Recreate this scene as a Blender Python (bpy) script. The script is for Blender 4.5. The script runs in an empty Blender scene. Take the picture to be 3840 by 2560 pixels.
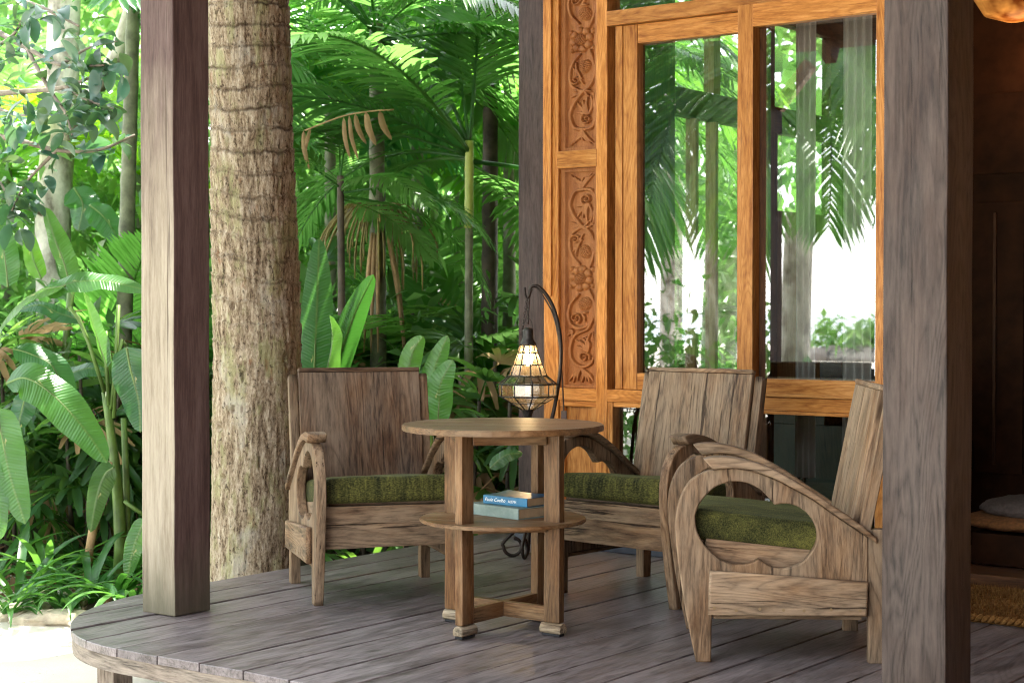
import bpy, bmesh, math, random
import numpy as np
from mathutils import Vector, Matrix, Euler

R = math.radians
SC = bpy.context.scene
COL = SC.collection

# ------------------------------------------------------------------ camera, sky, sun, exposure
# World axes: X along the house front (to the right), Y into the house, Z up; deck top is z = 0.
CAM_H, CAM_YAW, CAM_PITCH, FPX = 1.05, R(36.62), R(1.04), 6350.0
cam_data = bpy.data.cameras.new('camera')
cam = bpy.data.objects.new('camera', cam_data)
COL.objects.link(cam)
cam.location = (0, 0, CAM_H)
cam.rotation_euler = (R(90) - CAM_PITCH, 0, CAM_YAW)
cam_data.sensor_width = 36.0
cam_data.lens = 36.0 * FPX / 3840.0
cam_data.clip_start, cam_data.clip_end = 0.05, 4000
cam_data.dof.use_dof = True
cam_data.dof.focus_distance = 5.9
cam_data.dof.aperture_fstop = 5.6
SC.camera = cam

SUN_AZ, SUN_EL = math.atan2(0.10, 1.0), R(70)      # direction the light comes from: behind the garden
sun_dir = Vector((math.sin(SUN_AZ) * math.cos(SUN_EL), math.cos(SUN_AZ) * math.cos(SUN_EL), math.sin(SUN_EL)))
world = bpy.data.worlds.new('World'); SC.world = world
world.use_nodes = True
wn, wl = world.node_tree.nodes, world.node_tree.links
wn.clear()
w_out = wn.new('ShaderNodeOutputWorld'); w_bg = wn.new('ShaderNodeBackground')
w_sky = wn.new('ShaderNodeTexSky'); w_sky.sky_type = 'NISHITA'; w_sky.sun_disc = False
w_sky.sun_elevation = SUN_EL; w_sky.sun_rotation = SUN_AZ
w_sky.air_density = 1.3; w_sky.dust_density = 0.2; w_sky.ozone_density = 1.0
w_hs = wn.new('ShaderNodeHueSaturation'); w_hs.inputs['Saturation'].default_value = 0.22
w_bg.inputs['Strength'].default_value = 0.15
wl.new(w_sky.outputs[0], w_hs.inputs['Color']); wl.new(w_hs.outputs[0], w_bg.inputs['Color'])
wl.new(w_bg.outputs[0], w_out.inputs['Surface'])
sun_data = bpy.data.lights.new('sun', 'SUN'); sun_data.energy = 3.0; sun_data.angle = R(0.6); sun_data.color = (1, .95, .86)
sun = bpy.data.objects.new('sun', sun_data); COL.objects.link(sun)
sun.rotation_euler = sun_dir.to_track_quat('Z', 'Y').to_euler()
vs = SC.view_settings
vs.view_transform = 'Standard'; vs.look = 'None'; vs.gamma = 1.0; vs.use_curve_mapping = False
vs.exposure = 3.0
SC.render.engine = 'CYCLES'
cy = SC.cycles
cy.max_bounces = 8; cy.diffuse_bounces = 4; cy.glossy_bounces = 4; cy.transmission_bounces = 6; cy.transparent_max_bounces = 14
cy.use_denoising = True; cy.denoising_prefilter = 'NONE'; cy.filter_width = 1.1; cy.caustics_reflective = False; cy.caustics_refractive = False
cy.sample_clamp_indirect = 6.0

# ------------------------------------------------------------------ helpers
rnd = random.Random(7)
nr = np.random.RandomState(7)
SY, CYW = math.sin(CAM_YAW), math.cos(CAM_YAW)
DPX = 3840 / 2352.0
def PX(xd, yd, dep):
    """world point for a position in the photograph (2352 wide) at a distance along the view axis"""
    x = (xd * DPX - 1920) / FPX; v = (1280 - yd * DPX) / FPX
    c, s = math.cos(CAM_PITCH), math.sin(CAM_PITCH)
    d = (x, c + v * s, -s + v * c)
    k = dep / d[1]
    x, y, z = d[0] * k, dep, d[2] * k
    return Vector((x * CYW - y * SY, x * SY + y * CYW, z + CAM_H))
def CW(x, y, z):
    """world point from metres right of / ahead of the camera"""
    return Vector((x * CYW - y * SY, x * SY + y * CYW, z))

def link(o, parent=None):
    COL.objects.link(o)
    if parent is not None: o.parent = parent
    return o
def tag(o, label, cat, group=None):
    o['label'] = label; o['category'] = cat
    if group: o['group'] = group
    return o
def thing(name, label, cat, loc=(0, 0, 0), rz=0.0, group=None):
    o = bpy.data.objects.new(name, None); o.empty_display_size = .1
    o.location = loc; o.rotation_euler = (0, 0, rz)
    return tag(link(o), label, cat, group)
def structure(o): o['kind'] = 'structure'; return o
def stuff(o): o['kind'] = 'stuff'; return o

def arr_mesh(name, V, F, mat=None, smooth=False, attrs=None):
    """V (n,3) array, F (m,k) array (k = 3 or 4)"""
    V = np.asarray(V, dtype=np.float32); F = np.asarray(F, dtype=np.int32)
    me = bpy.data.meshes.new(name)
    m, k = F.shape
    me.vertices.add(len(V)); me.vertices.foreach_set('co', V.ravel())
    me.loops.add(m * k); me.loops.foreach_set('vertex_index', F.ravel())
    me.polygons.add(m); me.polygons.foreach_set('loop_start', np.arange(0, m * k, k, dtype=np.int32))
    me.update(calc_edges=True)
    if smooth: me.polygons.foreach_set('use_smooth', np.ones(m, dtype=bool))
    for n, a in (attrs or {}).items():
        a = np.asarray(a, dtype=np.float32)
        if a.ndim == 2:
            at = me.attributes.new(n, 'FLOAT_VECTOR', 'POINT'); at.data.foreach_set('vector', a.ravel())
        else:
            at = me.attributes.new(n, 'FLOAT', 'POINT'); at.data.foreach_set('value', a)
    if mat: me.materials.append(mat)
    return me
def grain(me, axis='x'):
    n = len(me.vertices); co = np.empty(n * 3, dtype=np.float32); me.vertices.foreach_get('co', co); co = co.reshape(-1, 3)
    order = {'x': [0, 1, 2], 'y': [1, 0, 2], 'z': [2, 0, 1]}[axis]
    g = co[:, order] + nr.uniform(-40, 40, 3).astype(np.float32)
    a = me.attributes.new('g', 'FLOAT_VECTOR', 'POINT'); a.data.foreach_set('vector', g.astype(np.float32).ravel())
def obj(name, me, parent=None, loc=None, rot=None, mat=None, smooth=None):
    if mat and not me.materials: me.materials.append(mat)
    o = bpy.data.objects.new(name, me)
    if loc is not None: o.location = loc
    if rot is not None: o.rotation_euler = rot
    return link(o, parent)
def bm_mesh(name, bm, mat=None, smooth_angle=None):
    me = bpy.data.meshes.new(name); bm.to_mesh(me); bm.free()
    if mat: me.materials.append(mat)
    return me
def board(name, size, loc, mat, parent=None, axis=None, bev=.003, rot=None, cuts=0, jit=0.0, taper=None):
    """a sawn board: bevelled box centred on loc, grain along its longest side, slightly uneven"""
    sx, sy, sz = size
    if axis is None: axis = 'xyz'[max(range(3), key=lambda i: size[i])]
    bm = bmesh.new(); bmesh.ops.create_cube(bm, size=1.0)
    bmesh.ops.scale(bm, vec=size, verts=bm.verts)
    if taper:                                   # (axis index, scale at low end)
        ai, k = taper
        for v in bm.verts:
            if v.co[ai] < 0:
                for j in range(3):
                    if j != ai: v.co[j] *= k
    b = min(bev, min(size) * .3)
    if b > 0: bmesh.ops.bevel(bm, geom=bm.edges[:], offset=b, segments=2, affect='EDGES', profile=.6)
    if cuts:
        i = 'xyz'.index(axis); L = size[i]
        for k in range(1, cuts):
            p = [0, 0, 0]; p[i] = -L / 2 + L * k / cuts; n = [0, 0, 0]; n[i] = 1
            bmesh.ops.bisect_plane(bm, geom=bm.verts[:] + bm.edges[:] + bm.faces[:], plane_co=p, plane_no=n)
        if jit:
            ph = [rnd.uniform(0, 9) for _ in range(6)]
            for v in bm.verts:
                t = v.co[i] * 9
                for j in range(3):
                    if j != i: v.co[j] += jit * (math.sin(t + ph[j]) + .6 * math.sin(2.7 * t + ph[j + 3]) * (1 if v.co[j] > 0 else -1))
    me = bm_mesh(name, bm, mat); grain(me, axis)
    return obj(name, me, parent, loc, rot)
def xbox(name, x0, x1, y0, y1, z0, z1, mat, parent=None, **k):
    return board(name, (x1 - x0, y1 - y0, z1 - z0), ((x0 + x1) / 2, (y0 + y1) / 2, (z0 + z1) / 2), mat, parent, **k)
def tube(path, rad, sides=8, closed=False):
    """(V, F) of a tube along a list of points; rad is a number or a list"""
    P = np.array([tuple(p) for p in path], dtype=float); n = len(P)
    r = np.full(n, rad, dtype=float) if np.isscalar(rad) else np.array(rad, dtype=float)
    T = np.gradient(P, axis=0); T /= np.linalg.norm(T, axis=1)[:, None] + 1e-12
    ref = np.array([0, 0, 1.0]) if abs(T[0][2]) < .8 else np.array([1.0, 0, 0])
    U = np.cross(T, ref); U /= np.linalg.norm(U, axis=1)[:, None] + 1e-9
    for i in range(1, n):
        u = U[i - 1] - T[i] * (U[i - 1] @ T[i]); U[i] = u / (np.linalg.norm(u) + 1e-9)
    W = np.cross(T, U)
    a = np.linspace(0, 2 * np.pi, sides, endpoint=False)
    V = P[:, None, :] + r[:, None, None] * (np.cos(a)[None, :, None] * U[:, None, :] + np.sin(a)[None, :, None] * W[:, None, :])
    V = V.reshape(-1, 3); F = []
    for i in range(n - 1):
        for j in range(sides):
            k = (j + 1) % sides
            F.append((i * sides + j, i * sides + k, (i + 1) * sides + k, (i + 1) * sides + j))
    c0, c1 = len(V), len(V) + 1
    V = np.vstack([V, P[0], P[-1]])
    for j in range(sides):
        k = (j + 1) % sides
        F.append((c0, k, j, j)); F.append((c1, (n - 1) * sides + j, (n - 1) * sides + k, (n - 1) * sides + k))
    return V, F
def poly_mesh(name, V, F, mat=None, smooth=False):
    me = bpy.data.meshes.new(name)
    me.from_pydata([tuple(v) for v in V], [], [tuple(dict.fromkeys(f)) for f in F]); me.update()
    if smooth: me.polygons.foreach_set('use_smooth', [True] * len(me.polygons))
    if mat: me.materials.append(mat)
    return me
def tube_obj(name, path, rad, mat, parent=None, sides=8, smooth=True):
    V, F = tube(path, rad, sides); me = poly_mesh(name, V, F, mat, smooth)
    # grain along the tube
    n = len(path); g = np.zeros((len(V), 3), dtype=np.float32)
    idx = np.minimum(np.arange(len(V)) // sides, n - 1)
    L = np.concatenate([[0], np.cumsum(np.linalg.norm(np.diff(np.array([tuple(p) for p in path]), axis=0), axis=1))])
    g[:, 0] = L[idx]; an = (np.arange(len(V)) % sides) / sides * 2 * np.pi
    rr = float(np.mean(rad)); g[:, 1] = np.cos(an) * rr; g[:, 2] = np.sin(an) * rr
    g += nr.uniform(-20, 20, 3)
    a = me.attributes.new('g', 'FLOAT_VECTOR', 'POINT'); a.data.foreach_set('vector', g.astype(np.float32).ravel())
    return obj(name, me, parent)
def spline(pts, n):
    """Catmull-Rom through points"""
    P = [np.array(tuple(p), dtype=float) for p in pts]
    P = [2 * P[0] - P[1]] + P + [2 * P[-1] - P[-2]]
    out = []; m = len(P) - 3
    for i in range(n):
        t = i / (n - 1) * m; k = min(int(t), m - 1); t -= k
        a, b, c, d = P[k:k + 4]
        out.append(.5 * ((2 * b) + (-a + c) * t + (2 * a - 5 * b + 4 * c - d) * t * t + (-a + 3 * b - 3 * c + d) * t ** 3))
    return np.array(out)
def lathe(prof, sides=24):
    V = []; F = []
    for r, z in prof:
        for j in range(sides):
            a = 2 * math.pi * j / sides; V.append((r * math.cos(a), r * math.sin(a), z))
    for i in range(len(prof) - 1):
        for j in range(sides):
            k = (j + 1) % sides
            F.append((i * sides + j, i * sides + k, (i + 1) * sides + k, (i + 1) * sides + j))
    V.append((0, 0, prof[0][1])); V.append((0, 0, prof[-1][1])); a, b = len(V) - 2, len(V) - 1
    n = len(prof) - 1
    for j in range(sides):
        k = (j + 1) % sides
        F.append((a, k, j)); F.append((b, n * sides + j, n * sides + k))
    return V, F
def extruded(name, outer, holes, x0, x1, mat, bev=.004, axis='z', parent=None):
    """outline in (y, z) with holes, extruded along x from x0 to x1, softened edges"""
    cu = bpy.data.curves.new(name, 'CURVE'); cu.dimensions = '2D'; cu.fill_mode = 'BOTH'
    cu.extrude = (x1 - x0) / 2 - bev; cu.bevel_depth = bev; cu.bevel_resolution = 1; cu.offset = -bev
    for ring in [outer] + list(holes):
        s = cu.splines.new('POLY'); s.points.add(len(ring) - 1)
        for p, q in zip(s.points, ring): p.co = (q[0], q[1], 0, 1)
        s.use_cyclic_u = True
    t = bpy.data.objects.new('tmp', cu); COL.objects.link(t)
    me = bpy.data.meshes.new_from_object(t.evaluated_get(bpy.context.evaluated_depsgraph_get()))
    bpy.data.objects.remove(t); bpy.data.curves.remove(cu)
    co = np.empty(len(me.vertices) * 3, dtype=np.float32); me.vertices.foreach_get('co', co); co = co.reshape(-1, 3)
    new = np.stack([co[:, 2] + (x0 + x1) / 2, co[:, 0], co[:, 1]], 1)
    me.vertices.foreach_set('co', new.ravel())
    me.name = name; me.materials.clear(); me.materials.append(mat); me.update(); grain(me, axis)
    return me
# cheap lattice noise in numpy
_T = np.random.RandomState(3).rand(64, 64, 64).astype(np.float32)
def vn(x, y, z):
    x, y, z = np.broadcast_arrays(np.asarray(x, float), np.asarray(y, float), np.asarray(z, float))
    xi, yi, zi = np.floor(x).astype(int), np.floor(y).astype(int), np.floor(z).astype(int)
    fx, fy, fz = x - xi, y - yi, z - zi
    fx, fy, fz = fx * fx * (3 - 2 * fx), fy * fy * (3 - 2 * fy), fz * fz * (3 - 2 * fz)
    def g(a, b, c): return _T[(xi + a) & 63, (yi + b) & 63, (zi + c) & 63]
    c00 = g(0, 0, 0) * (1 - fx) + g(1, 0, 0) * fx; c10 = g(0, 1, 0) * (1 - fx) + g(1, 1, 0) * fx
    c01 = g(0, 0, 1) * (1 - fx) + g(1, 0, 1) * fx; c11 = g(0, 1, 1) * (1 - fx) + g(1, 1, 1) * fx
    return (c00 * (1 - fy) + c10 * fy) * (1 - fz) + (c01 * (1 - fy) + c11 * fy) * fz

# ------------------------------------------------------------------ materials
class NT:
    def __init__(s, name):
        s.m = bpy.data.materials.new(name); s.m.use_nodes = True; s.t = s.m.node_tree; s.t.nodes.clear()
        s.out = s.n('ShaderNodeOutputMaterial')
    def n(s, ty, **kw):
        nd = s.t.nodes.new(ty)
        for k, v in kw.items(): setattr(nd, k, v)
        return nd
    def set(s, nd, **kw):
        for k, v in kw.items():
            nd.inputs[k.replace('_', ' ')].default_value = v
        return nd
    def l(s, a, b): s.t.links.new(a, b)
    def attr(s, name): return s.n('ShaderNodeAttribute', attribute_name=name)
    def map(s, vec, sc):
        m = s.n('ShaderNodeMapping'); m.inputs['Scale'].default_value = sc; s.l(vec, m.inputs['Vector']); return m.outputs[0]
    def noise(s, vec, scale=1.0, detail=4.0, rough=.55, dist=0.0):
        nd = s.n('ShaderNodeTexNoise'); s.l(vec, nd.inputs['Vector'])
        nd.inputs['Scale'].default_value = scale; nd.inputs['Detail'].default_value = detail
        nd.inputs['Roughness'].default_value = rough; nd.inputs['Distortion'].default_value = dist
        return nd.outputs['Fac']
    def ramp(s, fac, stops, interp='LINEAR'):
        r = s.n('ShaderNodeValToRGB'); r.color_ramp.interpolation = interp
        e = r.color_ramp.elements
        while len(e) < len(stops): e.new(.5)
        for el, (p, c) in zip(e, stops):
            el.position = p; el.color = (*c, 1) if len(c) == 3 else c
        s.l(fac, r.inputs['Fac']); return r.outputs['Color']
    def mapr(s, fac, a, b, c=0.0, d=1.0):
        r = s.n('ShaderNodeMapRange'); s.l(fac, r.inputs['Value'])
        for i, v in zip(('From Min', 'From Max', 'To Min', 'To Max'), (a, b, c, d)): r.inputs[i].default_value = v
        return r.outputs['Result']
    def mix(s, fac, a, b, mode='MIX'):
        m = s.n('ShaderNodeMix', data_type='RGBA', blend_type=mode)
        for idx, v in ((0, fac), (6, a), (7, b)):
            if hasattr(v, 'node'): s.l(v, m.inputs[idx])
            elif isinstance(v, tuple): m.inputs[idx].default_value = (*v[:3], 1)
            else: m.inputs[idx].default_value = v
        return m.outputs[2]
    def math(s, op, a, b=None):
        m = s.n('ShaderNodeMath', operation=op)
        for i, v in ((0, a), (1, b)):
            if v is None: continue
            if hasattr(v, 'node'): s.l(v, m.inputs[i])
            else: m.inputs[i].default_value = v
        return m.outputs[0]
    def bump(s, h, dist=.002, strength=.6, prev=None):
        b = s.n('ShaderNodeBump'); b.inputs['Strength'].default_value = strength; b.inputs['Distance'].default_value = dist
        s.l(h, b.inputs['Height'])
        if prev is not None: s.l(prev, b.inputs['Normal'])
        return b.outputs[0]
    def bsdf(s, col, rough=.6, normal=None, spec=.5, metal=0.0, link=True):
        p = s.n('ShaderNodeBsdfPrincipled')
        if hasattr(col, 'node'): s.l(col, p.inputs['Base Color'])
        else: p.inputs['Base Color'].default_value = (*col, 1)
        if hasattr(rough, 'node'): s.l(rough, p.inputs['Roughness'])
        else: p.inputs['Roughness'].default_value = rough
        p.inputs['Specular IOR Level'].default_value = spec; p.inputs['Metallic'].default_value = metal
        if normal is not None: s.l(normal, p.inputs['Normal'])
        if link: s.l(p.outputs[0], s.out.inputs['Surface'])
        return p

def wood(name, dark, mid, light, grey=None, grey_amt=.5, rough=.6, crack=.7, bump=.0012, streak=1.0, spots=None, var=.2, ring=.32, spec=.2, lines=24.0):
    t = NT(name); g = t.attr('g').outputs['Vector']
    oi = t.n('ShaderNodeObjectInfo').outputs['Random']
    wv = t.n('ShaderNodeTexNoise'); t.l(t.map(g, (.8, 6.5, 6.5)), wv.inputs['Vector'])
    wv.inputs['Scale'].default_value = 1.0; wv.inputs['Detail'].default_value = 3; wv.inputs['Distortion'].default_value = .5
    rings = t.math('FRACT', t.math('MULTIPLY', wv.outputs['Fac'], lines))
    rings = t.math('ABSOLUTE', t.math('SUBTRACT', rings, .5))                     # growth rings 0..0.5
    bands = t.noise(t.map(g, (2.6, 17, 17)), 1.0, 6, .66, .3)
    midf = t.noise(t.map(g, (7, 74, 74)), 1.0, 5, .75, .2)
    fine = t.noise(t.map(g, (24, 190, 190)), 1.0, 3, .65)
    v = t.math('ADD', t.math('MULTIPLY', rings, ring), t.math('ADD', t.math('MULTIPLY', bands, .6), t.math('ADD', t.math('MULTIPLY', midf, .75 * streak), t.math('MULTIPLY', fine, .35 * streak))))
    v = t.math('SUBTRACT', v, .25 * ring + .3 + .55 * streak - .5)
    col = t.ramp(v, [(.34, dark), (.5, mid), (.68, light)])
    ln_ = t.math('MULTIPLY', t.mapr(rings, .0, .14, 1, 0), t.mapr(bands, .40, .62, .0, 1))
    if grey:
        w = t.noise(t.map(g, (2.2, 7, 7)), 1.0, 6, .62)
        w = t.mapr(w, .5 - .22 * grey_amt - .08, .62 - .12 * grey_amt, 0, 1)
        gcol = t.ramp(v, [(.32, tuple(c * .3 for c in grey)), (.5, grey), (.72, tuple(min(1, c * 1.5) for c in grey))])
        col = t.mix(t.math('MULTIPLY', w, .9), col, gcol)
    if spots:
        sp = t.noise(t.map(g, (5, 11, 11)), 1.0, 3, .5)
        col = t.mix(t.mapr(sp, .62, .74), col, spots)
    col = t.mix(t.math('MULTIPLY', ln_, min(1.0, ring * 1.15)), col, tuple(c * .6 for c in dark))
    # knots
    kv = t.n('ShaderNodeTexVoronoi'); t.l(t.map(g, (2.4, 9, 9)), kv.inputs['Vector']); kv.inputs['Scale'].default_value = 1.0
    kn = t.mapr(kv.outputs['Distance'], .03, .13, .75, 0)
    col = t.mix(kn, col, tuple(c * .45 for c in dark))
    cr = t.noise(t.map(g, (1.5, 48, 48)), 1.0, 5, .7)
    crm = t.mapr(cr, .62, .655, 0, crack)
    col = t.mix(crm, col, tuple(c * .35 for c in dark))
    hv = t.n('ShaderNodeHueSaturation'); t.l(col, hv.inputs['Color'])
    t.l(t.mapr(oi, 0, 1, 1 - var, 1 + var), hv.inputs['Value'])
    col = hv.outputs[0]
    h = t.math('SUBTRACT', t.math('ADD', t.math('MULTIPLY', midf, .8), t.math('MULTIPLY', fine, .4)), t.math('ADD', t.math('MULTIPLY', crm, 1.5), t.math('MULTIPLY', ln_, .4)))
    t.bsdf(col, t.mapr(bands, .2, .8, rough - .1, rough + .15), t.bump(h, bump, .8), spec)
    return t.m

M = {}
M['chair'] = wood('weathered_teak', (.042, .018, .007), (.135, .07, .032), (.28, .165, .085), (.21, .15, .098), .45, .6, .85, .002, .75, ring=.2)
M['chair_dark'] = wood('dark_weathered_teak', (.024, .011, .006), (.08, .042, .022), (.155, .092, .052), (.14, .102, .073), .45, .55, .9, .0018, .75, ring=.22)
M['table'] = wood('table_teak', (.055, .022, .008), (.135, .064, .025), (.225, .118, .053), (.18, .115, .062), .12, .38, .4, .0008, .7, ring=.15)
M['frame'] = wood('oiled_teak', (.24, .078, .015), (.43, .175, .040), (.58, .275, .080), None, 0, .34, .6, .0006, .8, var=.18, ring=.2)
M['carve'] = wood('carved_teak', (.20, .065, .02), (.31, .12, .038), (.40, .17, .06), None, 0, .45, .15, .0004, .6, var=.06, ring=.1)
M['post'] = wood('old_ironwood', (.018, .0095, .007), (.037, .0225, .017), (.06, .04, .031), (.06, .045, .038), .4, .5, .6, .0010, .8, ring=.25)
M['post_dark'] = wood('dark_ironwood', (.018, .0095, .008), (.036, .02, .017), (.06, .037, .032), (.055, .038, .035), .35, .5, .45, .0008, .9, ring=.1)
M['deck'] = wood('deck_board', (.048, .036, .032), (.124, .100, .096), (.22, .183, .180), (.172, .146, .146), .6, .36, .5, .0009, .85, var=.18, ring=.2, spec=.45)
M['deck_edge'] = wood('deck_rim', (.10, .07, .05), (.24, .18, .135), (.36, .29, .225), (.27, .225, .185), .6, .6, .7, .0012, ring=.15)
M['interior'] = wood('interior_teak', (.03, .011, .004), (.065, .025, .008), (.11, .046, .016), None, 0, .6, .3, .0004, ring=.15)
M['cream_wood'] = wood('pale_wood', (.30, .17, .07), (.46, .29, .14), (.56, .38, .2), None, 0, .5, .2, .0004, ring=.1)
M['roof_wood'] = wood('roof_boards', (.07, .03, .016), (.14, .066, .036), (.21, .11, .062), None, 0, .6, .3, .0006, ring=.1)
M['driftwood'] = wood('foot_block', (.08, .045, .022), (.24, .165, .095), (.38, .28, .175), (.3, .25, .18), .4, .7, .8, .0014)

def post_front():
    """ironwood post bleached towards its foot, with daylight under the eave painted in"""
    t = NT('bleached_lit_post'); g = t.attr('g').outputs['Vector']
    geo = t.n('ShaderNodeNewGeometry'); sep = t.n('ShaderNodeSeparateXYZ'); t.l(geo.outputs['Position'], sep.inputs[0])
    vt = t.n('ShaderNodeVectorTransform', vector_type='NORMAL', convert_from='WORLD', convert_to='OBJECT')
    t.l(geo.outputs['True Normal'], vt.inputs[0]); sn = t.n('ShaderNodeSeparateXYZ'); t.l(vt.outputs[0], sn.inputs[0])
    front = t.mapr(sn.outputs['Y'], -.8, -.4, 1, 0)  # open-side face made paler: weathering plus daylight put into the colour
    bands = t.noise(t.map(g, (1.2, 24, 24)), 1, 6, .65, .3); fine = t.noise(t.map(g, (9, 100, 100)), 1, 5, .75)
    v = t.math('ADD', t.math('MULTIPLY', bands, .6), t.math('MULTIPLY', fine, .5))
    brown = t.ramp(v, [(.36, (.034, .019, .017)), (.52, (.075, .045, .040)), (.72, (.135, .09, .08))])
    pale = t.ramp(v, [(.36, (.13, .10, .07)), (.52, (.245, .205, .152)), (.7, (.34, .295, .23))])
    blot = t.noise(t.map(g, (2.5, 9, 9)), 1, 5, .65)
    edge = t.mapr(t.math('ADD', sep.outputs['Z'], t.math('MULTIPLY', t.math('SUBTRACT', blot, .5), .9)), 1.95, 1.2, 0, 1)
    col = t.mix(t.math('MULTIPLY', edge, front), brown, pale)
    moss = t.mapr(t.math('ADD', sep.outputs['Z'], t.math('MULTIPLY', t.math('SUBTRACT', blot, .5), .5)), .28, .0, 0, .75)
    col = t.mix(moss, col, (.085, .08, .05))
    cr = t.noise(t.map(g, (.5, 40, 40)), 1, 4, .65); crm = t.mapr(cr, .64, .67, 0, .85)
    col = t.mix(crm, col, (.05, .03, .02))
    t.bsdf(col, .6, t.bump(t.math('SUBTRACT', fine, crm), .0014, .8), .2); return t.m
M['post_bleached_lit'] = post_front()

def plain(name, col, rough=.6, metal=0.0, spec=.5, nscale=None, namt=.25, bump=0.0):
    t = NT(name); c = col; nrm = None
    if nscale:
        tc = t.n('ShaderNodeTexCoord').outputs['Object']; n = t.noise(tc, nscale, 6, .6)
        c = t.ramp(n, [(.3, tuple(x * (1 - namt) for x in col)), (.7, tuple(min(1, x * (1 + namt)) for x in col))])
        if bump: nrm = t.bump(n, bump, .8)
    t.bsdf(c, rough, nrm, spec, metal); return t.m
M['iron'] = plain('wrought_iron', (.035, .026, .022), .5, .6, nscale=60, namt=.5, bump=.001)
M['lead'] = plain('lead_came', (.05, .045, .04), .45, .7, nscale=90, namt=.4, bump=.0006)
M['cable'] = plain('cable_rubber', (.035, .02, .016), .5)
M['switch'] = plain('inline_switch', (.10, .06, .045), .5)
M['rubber'] = plain('rubber_pad', (.012, .012, .014), .8)
M['peg'] = plain('wood_peg', (.20, .13, .06), .7)
M['plinth'] = plain('painted_plinth', (.028, .033, .05), .5, nscale=20)
M['green_cab'] = plain('green_cabinet', (.02, .045, .028), .4, nscale=8)
M['black_gloss'] = plain('black_leather', (.008, .012, .014), .25)
M['concrete'] = plain('concrete', (.5, .48, .44), .9, nscale=30, bump=.002)
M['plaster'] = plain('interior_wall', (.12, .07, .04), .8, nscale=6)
M['shade_in'] = plain('interior_shade_wood', (.03, .011, .004), .75, spec=.1, nscale=9, namt=.4)  # gloom inside the doorway put into the colour, darker than the interior teak
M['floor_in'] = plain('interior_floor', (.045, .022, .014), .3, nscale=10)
M['stone'] = plain('garden_stone', (.42, .36, .27), .9, nscale=14, namt=.45, bump=.006)
M['rock'] = plain('shore_rock', (.12, .11, .10), .9, nscale=1.2, namt=.4, bump=.05)

def sand():
    t = NT('coral_sand'); tc = t.n('ShaderNodeTexCoord').outputs['Object']
    a = t.noise(tc, 2.2, 6, .6); b = t.noise(tc, 160, 3, .6)
    c = t.ramp(t.math('ADD', t.math('MULTIPLY', a, .6), t.math('MULTIPLY', b, .4)), [(.3, (.60, .535, .445)), (.7, (.74, .68, .60))])
    sp = t.mapr(t.noise(tc, 34, 2, .5), .735, .76, 0, .7)
    c = t.mix(sp, c, (.14, .11, .08))
    t.bsdf(c, .95, t.bump(t.math('ADD', a, t.math('MULTIPLY', b, .15)), .02, .5), .2); return t.m
def soil():
    t = NT('garden_soil'); tc = t.n('ShaderNodeTexCoord').outputs['Object']
    a = t.noise(tc, 14, 8, .65)
    c = t.ramp(a, [(.3, (.02, .013, .008)), (.55, (.06, .042, .026)), (.75, (.13, .095, .06))])
    t.bsdf(c, .95, t.bump(a, .03, 1), .2); return t.m
def lawn():
    t = NT('mown_grass'); tc = t.n('ShaderNodeTexCoord').outputs['Object']
    a = t.noise(tc, 40, 6, .7); c = t.ramp(a, [(.3, (.06, .11, .02)), (.7, (.2, .30, .06))])
    t.bsdf(c, .9, t.bump(a, .04, 1), .2); return t.m
def water():
    t = NT('sea_water'); tc = t.n('ShaderNodeTexCoord').outputs['Object']
    a = t.noise(t.map(tc, (1, 2.5, 1)), .8, 6, .6)
    t.bsdf((.05, .16, .22), .12, t.bump(a, .12, .5), .5); return t.m
M['sand'], M['soil'], M['lawn'], M['water'] = sand(), soil(), lawn(), water()

def fabric():
    t = NT('green_tweed'); g = t.attr('g').outputs['Vector']
    th = t.noise(t.map(g, (110, 330, 330)), 1, 2, .7); st = t.noise(t.map(g, (95, 14, 14)), 1, 3, .7); bd = t.noise(t.map(g, (22, 5, 5)), 1, 3, .6)
    v = t.math('ADD', t.math('MULTIPLY', th, .62), t.math('ADD', t.math('MULTIPLY', st, .42), t.math('MULTIPLY', t.math('SUBTRACT', bd, .5), .35)))
    c = t.ramp(v, [(.37, (.008, .009, .005)), (.52, (.040, .041, .012)), (.70, (.118, .112, .028))])
    p = t.bsdf(c, .9, t.bump(v, .0008, .8), .12)
    p.inputs['Sheen Weight'].default_value = .12; p.inputs['Sheen Roughness'].default_value = .4
    p.inputs['Sheen Tint'].default_value = (.55, .6, .3, 1)
    return t.m
M['fabric'] = fabric()

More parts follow.
